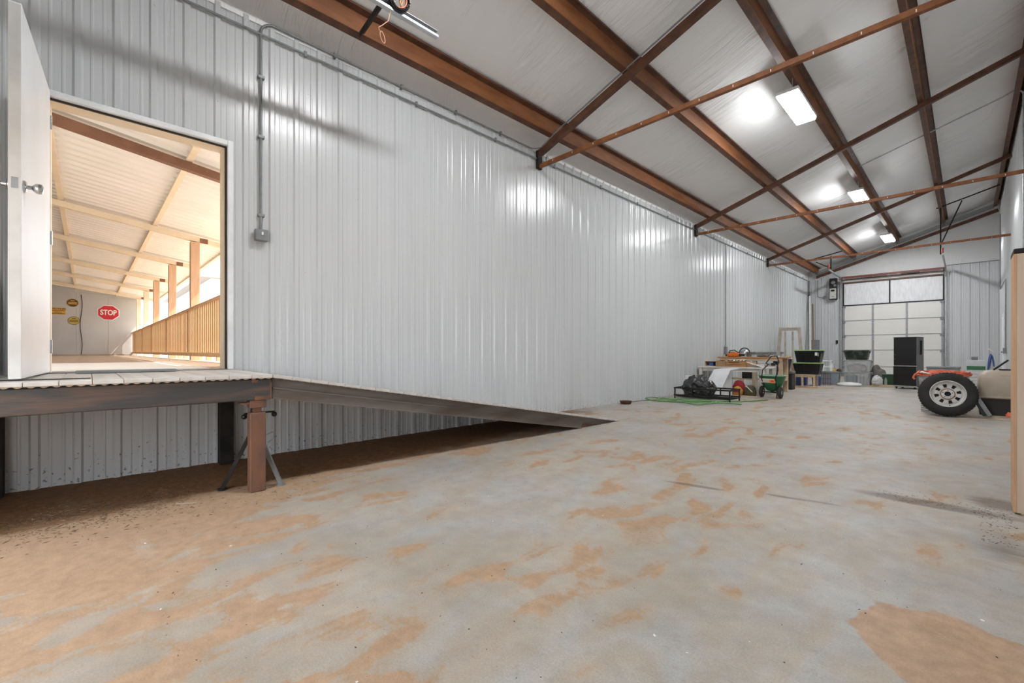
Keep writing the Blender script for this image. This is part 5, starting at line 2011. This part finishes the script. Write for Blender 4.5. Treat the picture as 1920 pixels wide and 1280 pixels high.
# totes by the overhead door
tote('bluish clear tote standing alone left of the tote stack', -2.90, 16.21, 0.0, 0.50, 0.38, 0.40, 'clear_blue', 'clear_lid', ins=0.04)
m = MB()
m.lump((-2.90, 16.40, 0.012), (0.17, 0.11, 0.12), 0.3, 2.5, 3, 7)
tag(m.build('white_bundle', 'cloth_white', smooth=60), 'white bundle inside the bluish clear tote', 'bundle')
tote('clear tote at the bottom of the stack by the overhead door', -2.28, 16.46, 0.0, 0.69, 0.42, 0.39, 'clear', 'clear_lid')
m = MB()
m.box(-2.56, -2.30, 16.56, 16.80, 0.012, 0.29, 0.02)
tag(m.build('folded_cloth', 'cloth_blue'), 'folded blue-grey cloth inside the bottom clear tote', 'cloth')
m = MB()
m.box(-2.27, -2.14, 16.56, 16.78, 0.012, 0.27, 0.01)
tag(m.build('folded_paper', 'sign_white'), 'white folded paper inside the bottom clear tote', 'papers')
tote('clear tote in the middle of the stack by the overhead door', -2.28, 16.46, 0.392, 0.69, 0.42, 0.36, 'clear', 'clear_lid')
m = MB()
m.lump((-2.30, 16.66, 0.405), (0.24, 0.13, 0.15), 0.35, 2.8, 3, 9)
tag(m.build('pink_clothes', 'cloth_pink', smooth=60), 'faded pink clothes inside the middle clear tote', 'clothes')
tote('dark green tote on top of the stack by the overhead door', -2.30, 16.48, 0.754, 0.62, 0.40, 0.285, 'camo', 'camo')
m = MB()
m.lump((-2.38, 15.95, 0.0), (0.30, 0.17, 0.075), 0.06, 2, 3, 4)
tag(m.build('white_cushion', 'sign_white', smooth=60), 'flat white cushion on the floor in front of the totes', 'cushion')
# white stool standing on the bluish tote
t = thing('white_stool', 'small white stool standing on the bluish clear tote', 'stool', (-2.96, 16.4, 0.402))
m = MB()
m.box(-3.09, -2.86, 16.30, 16.50, 0.70, 0.73, 0.004)
m.build('seat', 'trim_white', t)
for x, y in ((-3.065, 16.32), (-2.885, 16.32), (-3.065, 16.48), (-2.885, 16.48)):
    m = MB()
    m.box(x - 0.018, x + 0.018, y - 0.018, y + 0.018, 0.402, 0.70)
    m.build('leg', 'trim_white', t)
m = MB()
m.box(-3.046, -2.904, 16.312, 16.326, 0.52, 0.55)
m.build('stretcher', 'trim_white', t)
m = MB()
m.box(-2.84, -2.76, 16.30, 16.42, 0.402, 0.47, 0.006)
tag(m.build('orange_carton', 'sign_yellow'), 'small orange carton on the bluish clear tote', 'carton')
m = MB()
m.lump((-2.69, 16.38, 0.402), (0.06, 0.06, 0.05), 0.3, 2, 3, 6)
tag(m.build('brown_pouch', 'rust_dark', smooth=60), 'dark brown pouch on the right end of the bluish tote', 'pouch')
m = MB()
m.lump((-1.86, 17.05, 0.0), (0.20, 0.22, 0.36), 0.25, 1.8, 4, 11)
tag(m.build('grey_blanket', 'cloth_grey', smooth=60), 'heap of grey-brown blanket against the overhead door', 'blanket')
m = MB()
m.lump((-1.78, 16.22, 0.064), (0.12, 0.09, 0.16), 0.25, 2.4, 4, 13)
tag(m.build('white_sack', 'cloth_white', smooth=60), 'crumpled white sack between the totes and the fridge', 'sack')
t = thing('green_bin', 'dark green bin left of the black fridge', 'bin', (-1.55, 16.6, 0))
m = MB()
tub(m, -1.70, -1.42, 16.45, 16.75, 0.0, 0.33, 0.025)
m.build('body', 'green_dark', t)
m = MB()
m.box(-1.712, -1.408, 16.438, 16.762, 0.331, 0.352, 0.005)
m.build('lid', 'green_dark', t)
m = MB()
m.lathe([(0.0, 0.0), (0.032, 0.0), (0.034, 0.14), (0.02, 0.17), (0.02, 0.2), (0.0, 0.2)], Matrix.Translation((-1.60, 16.30, 0.06)), 16)
tag(m.build('glass_jar', 'glass', smooth=40), 'clear jar standing before the dark green bin', 'jar')
for i, (x, y, a, w, z) in enumerate(((-1.68, 16.10, 0.15, 0.62, 0.0), (-1.62, 16.16, -0.1, 0.58, 0.021), (-1.72, 16.26, 0.05, 0.55, 0.0), (-1.64, 16.15, 0.3, 0.5, 0.042))):
    m = MB()
    T = Matrix.Translation((x, y, z)) @ Matrix.Rotation(a, 4, 'Z')
    m.box(-w / 2, w / 2, -0.045, 0.045, 0.0, 0.02, 0.003, T)
    tag(m.build('yellow_plank', 'wood_light'), 'yellow pine plank in the low pile left of the fridge, ' + ('nearest the floor in front', 'second from the floor', 'at the back', 'topmost')[i], 'plank', 'planks by the fridge')

# fridge
t = thing('black_fridge', 'gloss black two-door fridge standing before the overhead door', 'fridge', (-1.16, 15.78, 0), R(-11))
FW, FD = 0.47, 0.60
m = MB()
m.box(-FW / 2, FW / 2, 0.05, FD, 0.05, 1.375, 0.006)
m.build('cabinet', 'fridge_side', t, local=True)
m = MB()
m.box(-FW / 2, FW / 2, 0.0, 0.048, 0.625, 1.372, 0.008)
up = m.build('upper_door', 'fridge', t, local=True)
m = MB()
m.box(-FW / 2 - 0.008, FW / 2, 0.0, 0.048, 0.09, 0.605, 0.008)
m.build('freezer_door', 'fridge', t, local=True)
m = MB()
m.box(-FW / 2, FW / 2 + 0.001, 0.004, 0.05, 0.606, 0.624)
m.build('silver_strip', 'galv', t, local=True)
m = MB()
m.box(-FW / 2, FW / 2, 0.004, 0.05, 0.058, 0.086)
m.build('plinth_strip', 'galv', t, local=True)
m = MB()
m.box(-FW / 2 - 0.012, FW / 2 + 0.004, -0.004, FD, 1.376, 1.392, 0.004)
m.build('top_panel', 'fridge_side', t, local=True)
m = MB()
m.box(FW / 2, FW / 2 + 0.03, 0.34, 0.42, 0.92, 1.30, 0.004)
m.build('side_grille', 'black', t, local=True)
m = MB()
for z in (0.80, 0.92):
    m.cyl((-FW / 2 + 0.03, -0.008, z), (-FW / 2 + 0.03, 0.001, z), 0.008, 10)
m.build('hinge_cap', 'chrome', t, local=True)
for x in (-0.19, 0.19):
    for y in (0.06, 0.54):
        m = MB()
        m.cyl((x, y, 0.0), (x, y, 0.05), 0.02, 10)
        m.build('foot', 'black', t, local=True)

# galvanised can with orange cord, spare wheel leaning on it
t = thing('galvanised_can', 'galvanised metal can behind the spare wheel', 'metal can', (-0.27, 10.13, 0))
m = MB()
pr = [(0.0, 0.004), (0.262, 0.004), (0.268, 0.0)]
for k in range(4):
    z = 0.03 + 0.035 * k
    pr += [(0.268, z), (0.278, z + 0.012), (0.268, z + 0.024)]
pr += [(0.285, 0.20), (0.288, 0.40), (0.292, 0.50), (0.300, 0.52), (0.292, 0.54), (0.300, 0.56), (0.294, 0.58), (0.296, 0.60), (0.304, 0.612), (0.292, 0.606), (0.285, 0.56), (0.262, 0.02), (0.0, 0.02)]
m.lathe(pr, Matrix.Translation((-0.27, 10.13, 0)), 40)
m.build('can_body', 'galv', t, smooth=35)
m = MB()
m.tube(arc((-0.27, 9.82, 0.46), 0.06, 180, 360, 8, (1, 0, 0), (0, 0, 1)), 0.007, 6)
m.build('handle', 'galv', t)
t = thing('cord_pile', 'tangled orange extension cord heaped on the galvanised can', 'extension cord', (-0.27, 10.1, 0.6))
m = MB()
rnd = random.Random(5)
pts = []
for i in range(420):
    a = i * 0.33
    r = 0.20 + 0.085 * math.sin(i * 0.11) + rnd.uniform(-0.02, 0.02)
    pts.append((-0.27 + r * 1.12 * math.cos(a), 10.10 + r * math.sin(a) * 0.95, 0.62 + 0.025 * math.sin(i * 0.9) + 0.04 * (1 - r / 0.3) + rnd.uniform(0, 0.03)))
m.tube(pts, 0.0085, 5)
m.build('cord_tangle', 'cord_orange', t, smooth=70)
m = MB()
m.tube([(-0.50, 9.93, 0.63), (-0.56, 9.86, 0.655), (-0.60, 9.86, 0.62), (-0.62, 9.86, 0.57), (-0.60, 9.86, 0.545)], 0.016, 8)
m.build('loose_end', 'cord_orange', t, smooth=60)
m = MB()
m.tube([(-0.56, 9.92, 0.64), (-0.52, 9.88, 0.665), (-0.45, 9.86, 0.65), (-0.40, 9.86, 0.635)], 0.013, 8)
m.build('pale_end', 'sign_white', t, smooth=60)

t = thing('spare_wheel', 'spare trailer tyre on a pale steel wheel leaning on the can', 'wheel', (-0.205, 9.50, 0))
RT = 0.335
tilt = R(10)
yaw = R(4)
wx = Vector((math.cos(yaw), math.sin(yaw), 0))
back = Vector((-math.sin(yaw), math.cos(yaw), 0))
up_ = Vector((0, 0, 1)) * math.cos(tilt) + back * math.sin(tilt)
nrm = wx.cross(up_)      # towards the camera
cen = Vector((-0.205, 9.50, 0)) + up_ * RT + nrm * 0.0 + Vector((0, 0, 0.012))
T = Matrix(((wx.x, up_.x, nrm.x, cen.x), (wx.y, up_.y, nrm.y, cen.y), (wx.z, up_.z, nrm.z, cen.z), (0, 0, 0, 1)))
m = MB()
m.lathe([(0.195, 0.055), (0.21, 0.078), (0.25, 0.088), (0.295, 0.080), (0.322, 0.060), (0.332, 0.035), (0.335, 0.0), (0.332, -0.035), (0.322, -0.060), (0.295, -0.080), (0.25, -0.088), (0.21, -0.078), (0.195, -0.055)], T, 64, closed=True)
tire = m.build('tyre', 'tire', t, smooth=40)
tire['_o'] = (-0.205, 9.50, 0)
for k in range(48):
    if k == 0:
        m = MB()
    a = 2 * PI * k / 48
    d = Vector((math.cos(a), math.sin(a), 0))
    for s in (-1, 1):
        p = T @ (d * 0.326 + Vector((0, 0, s * 0.055)))
        q = T @ (d * 0.3345 + Vector((0, 0, s * 0.018)))
        m.bar(p, q, 0.016, 0.010, up=(T.to_3x3() @ d))
tr = m.build('tread_blocks', 'tire', tire)
tr['kind'] = 'stuff'
m = MB()
m.lathe([(0.196, 0.052), (0.200, 0.076), (0.205, 0.080), (0.196, 0.082), (0.186, 0.066), (0.178, 0.045), (0.168, 0.038), (0.160, 0.040), (0.160, 0.032), (0.176, 0.032), (0.188, 0.048)], T, 48, closed=True)
rim = m.build('rim', 'wheel', t, smooth=35)
# disc with eight windows
m = MB()
NW = 8
rin, rout = 0.082, 0.166
vs_, fs = [], []
S = 96
rings = [(rin, 0.044), (0.100, 0.050), (0.150, 0.044), (rout, 0.036)]
for r, z in rings:
    for k in range(S):
        a = 2 * PI * k / S
        vs_.append(T @ Vector((r * math.cos(a), r * math.sin(a), z)))
for r, z in rings:
    for k in range(S):
        a = 2 * PI * k / S
        vs_.append(T @ Vector((r * math.cos(a), r * math.sin(a), z - 0.006)))
hole = lambda k: (k % 12) in (1, 2, 3, 4, 5)
NR = len(rings)
for i in range(NR - 1):
    for k in range(S):
        if i == 1 and hole(k):
            continue
        a, b = i * S + k, i * S + (k + 1) % S
        c, d = (i + 1) * S + (k + 1) % S, (i + 1) * S + k
        fs += [(a, b, c, d), (a + NR * S, d + NR * S, c + NR * S, b + NR * S)]
for k in range(S):
    if hole(k):
        for i in (1, 2):
            a, b = i * S + k, i * S + (k + 1) % S
            fs.append((a, b, b + NR * S, a + NR * S))
m.raw(vs_, fs)
m.build('disc', 'wheel', t, smooth=30)
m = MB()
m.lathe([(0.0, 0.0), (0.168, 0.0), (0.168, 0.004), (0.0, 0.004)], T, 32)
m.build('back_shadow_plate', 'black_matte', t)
m = MB()
m.lathe([(0.082, 0.040), (0.084, 0.058), (0.076, 0.062), (0.074, 0.056), (0.074, 0.040)], T, 40, closed=True)
m.build('rust_ring', 'rust_ring', t, smooth=40)
m = MB()
m.lathe([(0.036, 0.046), (0.038, 0.058), (0.073, 0.056), (0.073, 0.046)], T, 40, closed=True)
hb = m.build('hub_plate', 'wheel', t, smooth=40)
hb['_o'] = (-0.205, 9.50, 0)
for k in range(5):
    a = 2 * PI * k / 5 + 0.3
    m = MB()
    p = T @ Vector((0.056 * math.cos(a), 0.056 * math.sin(a), 0.056))
    m.cyl(p, p + nrm * 0.0025, 0.0065, 8)
    m.build('bolt_hole', 'black', hb)
m = MB()
m.cyl(T @ Vector((0.02, -0.178, 0.05)), T @ Vector((0.02, -0.176, 0.085)), 0.006, 8)
m.build('valve', 'black', t)

# grey box behind, jar, drawer unit, blue cloth item
t = thing('grey_cooler', 'grey box standing behind the galvanised can', 'box', (-0.31, 12.0, 0))
m = MB()
m.box(-0.55, -0.09, 11.85, 12.15, 0.0, 0.67, 0.008)
m.build('body', 'panel_grey', t)
m = MB()
m.box(-0.56, -0.08, 11.84, 12.16, 0.671, 0.712, 0.008)
m.build('lid', 'galv_dull', t)
t = thing('screw_jar', 'clear jar with a wire bail beside the grey box', 'jar', (-0.045, 11.6, 0))
m = MB()
m.box(-0.11, 0.02, 11.5, 11.62, 0.0, 0.50, 0.004)
m.build('stand', 'wood_light', t)
m = MB()
m.lathe([(0.0, 0.501), (0.036, 0.501), (0.038, 0.60), (0.03, 0.62), (0.03, 0.645), (0.0, 0.647)], Matrix.Translation((-0.045, 11.56, 0)), 18)
m.build('jar_glass', 'glass', t, smooth=40)
t = thing('drawer_unit', 'white slatted drawer unit with a green stripe near the right wall', 'drawers', (0.13, 12.75, 0))
m = MB()
m.box(-0.01, 0.255, 12.55, 12.95, 0.0, 0.83, 0.006)
m.build('cabinet', 'sheet_white', t)
for k in range(9):
    m = MB()
    z = 0.06 + 0.062 * k
    m.box(-0.004, 0.25, 12.538, 12.549, z, z + 0.05, 0.003)
    m.build('slat', 'sign_white', t)
m = MB()
m.box(-0.004, 0.25, 12.538, 12.549, 0.645, 0.715, 0.003)
m.build('green_stripe', 'green_stripe', t)
m = MB()
m.box(0.06, 0.15, 12.62, 12.72, 0.831, 0.90, 0.006)
tag(m.build('small_tin', 'galv_dull'), 'small grey tin on top of the white drawer unit', 'tin')
t = thing('spray_wand', 'blue cloth draped over a white pole beside the drawer unit', 'cloth', (0.32, 12.2, 0))
m = MB()
m.tube([(0.30, 12.25, 0.0), (0.31, 12.25, 0.70), (0.33, 12.22, 1.0), (0.28, 12.2, 1.05)], 0.014, 8)
m.build('pole', 'sign_white', t, smooth=60)
m = MB()
m.tube([(0.27, 12.16, 0.60), (0.29, 12.18, 0.78), (0.305, 12.18, 0.90), (0.315, 12.2, 0.96)], [0.012, 0.020, 0.022, 0.012], 8)
m.tube([(0.35, 12.16, 0.72), (0.345, 12.18, 0.82), (0.33, 12.19, 0.92)], [0.009, 0.014, 0.012], 8)
m.build('blue_cloth', 'blue', t, smooth=60)
m = MB()
m.tube([(0.36, 12.18, 0.62), (0.37, 12.18, 0.80), (0.35, 12.19, 0.93), (0.31, 12.19, 0.99)], 0.016, 8)
m.build('white_cloth', 'cloth_white', t, smooth=60)

# pet crate
t = thing('pet_crate', 'tan and dark brown plastic pet crate against the right wall', 'pet crate', (0.41, 10.6, 0))
m = MB()
cx0, cx1, cy0, cy1 = 0.085, 0.745, 10.17, 11.10
frustum(m, cx0 + 0.035, cx1 - 0.02, cy0 + 0.035, cy1, 0.0, 0.262, 0.02)
m.build('lower_shell', 'crate_dark', t)
m = MB()
m.box(cx0 + 0.015, cx1, cy0 + 0.015, cy1 + 0.01, 0.263, 0.30, 0.01)
m.build('flange', 'crate_tan', t)
m = MB()
n = 10
def crate_ring(ins, z, rad):
    pts = []
    x0, x1, y0, y1 = cx0 + ins, cx1 - ins * 0.6, cy0 + ins, cy1 - ins
    for (px, py, a0) in ((x1 - rad, y1 - rad, 0), (x0 + rad, y1 - rad, 90), (x0 + rad, y0 + rad, 180), (x1 - rad, y0 + rad, 270)):
        for k in range(5):
            a = R(a0 + 90 * k / 4)
            pts.append((px + rad * math.cos(a), py + rad * math.sin(a), z))
    return pts
rings = [crate_ring(0.03, 0.301, 0.05), crate_ring(0.035, 0.45, 0.05), crate_ring(0.045, 0.58, 0.06), crate_ring(0.075, 0.645, 0.06), crate_ring(0.13, 0.685, 0.06), crate_ring(0.20, 0.70, 0.05)]
vs_ = [q for r in rings for q in r]
L = 20
fs = []
for i in range(len(rings) - 1):
    for k in range(L):
        fs.append((i * L + k, i * L + (k + 1) % L, (i + 1) * L + (k + 1) % L, (i + 1) * L + k))
fs += [tuple(range(L - 1, -1, -1)), tuple((len(rings) - 1) * L + k for k in range(L))]
m.raw(vs_, fs)
m.build('upper_shell', 'crate_tan', t, smooth=35)
for k in range(2):
    m = MB()
    m.box(0.36, 0.62, cy0 + 0.065 + 0.02 * k, cy0 + 0.085 + 0.02 * k, 0.616 + 0.022 * k, 0.626 + 0.022 * k)
    m.build('vent_slot', 'crate_dark', t)
t = thing('folding_legs', 'folded grey metal legs leaning between the spare wheel and the crate', 'metal frame', (0.19, 9.95, 0))
m = MB()
m.bar((0.10, 10.08, 0.31), (0.245, 9.92, 0.016), 0.05, 0.012, up=(0, 1, 0.2))
m.build('front_leg', 'galv_dull', t)
m = MB()
m.bar((0.085, 10.12, 0.28), (0.20, 9.98, 0.016), 0.06, 0.02, up=(0, 1, 0.2))
m.build('rear_leg', 'black_matte', t)
m = MB()
m.lump((0.46, 10.04, 0.0), (0.05, 0.03, 0.05), 0.35, 3, 3, 15)
tag(m.build('orange_rag', 'cord_orange', smooth=60), 'crumpled orange rag at the foot of the pet crate', 'rag')
m = MB()
m.box(0.36, 0.56, 10.45, 10.60, 0.703, 0.72, 0.003, None)
m.bar((0.30, 10.5, 0.71), (0.46, 10.7, 0.86), 0.02, 0.02)
tag(m.build('black_bracket', 'black_steel'), 'black angled bracket lying on top of the pet crate', 'bracket')
m = MB()
m.raw([(-0.12, 9.33, 0.004), (0.14, 9.42, 0.005), (0.42, 9.55, 0.004), (0.72, 9.70, 0.004), (0.72, 10.12, 0.006), (0.40, 10.10, 0.007), (0.12, 9.80, 0.006), (-0.1, 9.45, 0.006),
       (-0.12, 9.33, 0.0), (0.14, 9.42, 0.0), (0.42, 9.55, 0.0), (0.72, 9.70, 0.0), (0.72, 10.12, 0.0), (0.40, 10.10, 0.0), (0.12, 9.80, 0.0), (-0.1, 9.45, 0.0)],
      [tuple(range(8)), tuple(range(15, 7, -1))] + [(i, (i + 1) % 8, 8 + (i + 1) % 8, 8 + i) for i in range(8)])
tag(m.build('cardboard_sheet', 'deck_edge'), 'flattened cardboard sheet under the pet crate and wheel', 'cardboard')

# ================================================================== LITTER ON THE FLOOR
rnd = random.Random(11)
def scatter(name, label, cat, mm, n, area, smin, smax, flat, avoid=None):
    m = MB()
    c = 0
    while c < n:
        x, y = area(rnd)
        s = rnd.uniform(smin, smax)
        a = rnd.uniform(0, 2 * PI)
        l_, w = s, s * rnd.uniform(flat[0], flat[1])
        h = 0.002 + s * rnd.uniform(0.05, flat[2])
        ca_, sa_ = math.cos(a), math.sin(a)
        P = lambda u, v, z: (x + u * ca_ - v * sa_, y + u * sa_ + v * ca_, z)
        m.raw([P(-l_, 0, 0.0005), P(0, -w, 0.001), P(l_, 0, 0.0005 + h * rnd.random()), P(0, w, 0.001), P(l_ * rnd.uniform(-.4, .4), 0, h)],
              [(0, 1, 4), (1, 2, 4), (2, 3, 4), (3, 0, 4), (3, 2, 1, 0)])
        c += 1
    o = m.build(name, mm)
    o['kind'] = 'stuff'
    tag(o, label, cat)
    return o
scatter('leaf_litter', 'dry leaf and straw litter on the floor below the platform', 'litter', 'leaf', 2400,
        lambda r: (-3.75 + r.gauss(0, 0.16), r.uniform(-0.75, 0.35) + abs(r.gauss(0, 0.2))) if r.random() < 0.72 else (r.uniform(-4.65, -3.2), r.uniform(-0.75, 1.3)), 0.003, 0.017, (0.06, 0.28, 0.22))
scatter('straw_litter', 'dark straw and bark litter beside the plywood stub wall', 'litter', 'leaf', 300,
        lambda r: (r.uniform(-0.45, 0.2), 4.0 + r.gauss(0, 0.045) + (r.random() < 0.3) * 0.1) if r.random() < 0.6 else (r.uniform(0.05, 0.2), r.uniform(3.4, 4.08)), 0.003, 0.011, (0.06, 0.2, 0.2))
scatter('grit', 'scattered dark grit and crumbs across the concrete floor', 'grit', 'pebble', 520,
        lambda r: (r.uniform(-3.3, 0.5), 0.2 + 9 * r.random() ** 1.6), 0.0015, 0.0055, (0.4, 0.8, 0.5))
scatter('pale_chips', 'few pale chips scattered on the concrete floor', 'chips', 'sign_white', 26,
        lambda r: (r.uniform(-3.6, 0.3), 0.2 + 6 * r.random() ** 1.4), 0.004, 0.009, (0.4, 0.8, 0.4))
# one pale stick near the post
m = MB()
m.bar((-3.60, 0.42, 0.005), (-3.53, 0.52, 0.005), 0.010, 0.007)
tag(m.build('wood_sliver', 'deck_edge'), 'pale wood sliver on the floor left of the rusty post', 'stick')

for o in list(bpy.data.objects):
    if '_o' in o:
        del o['_o']
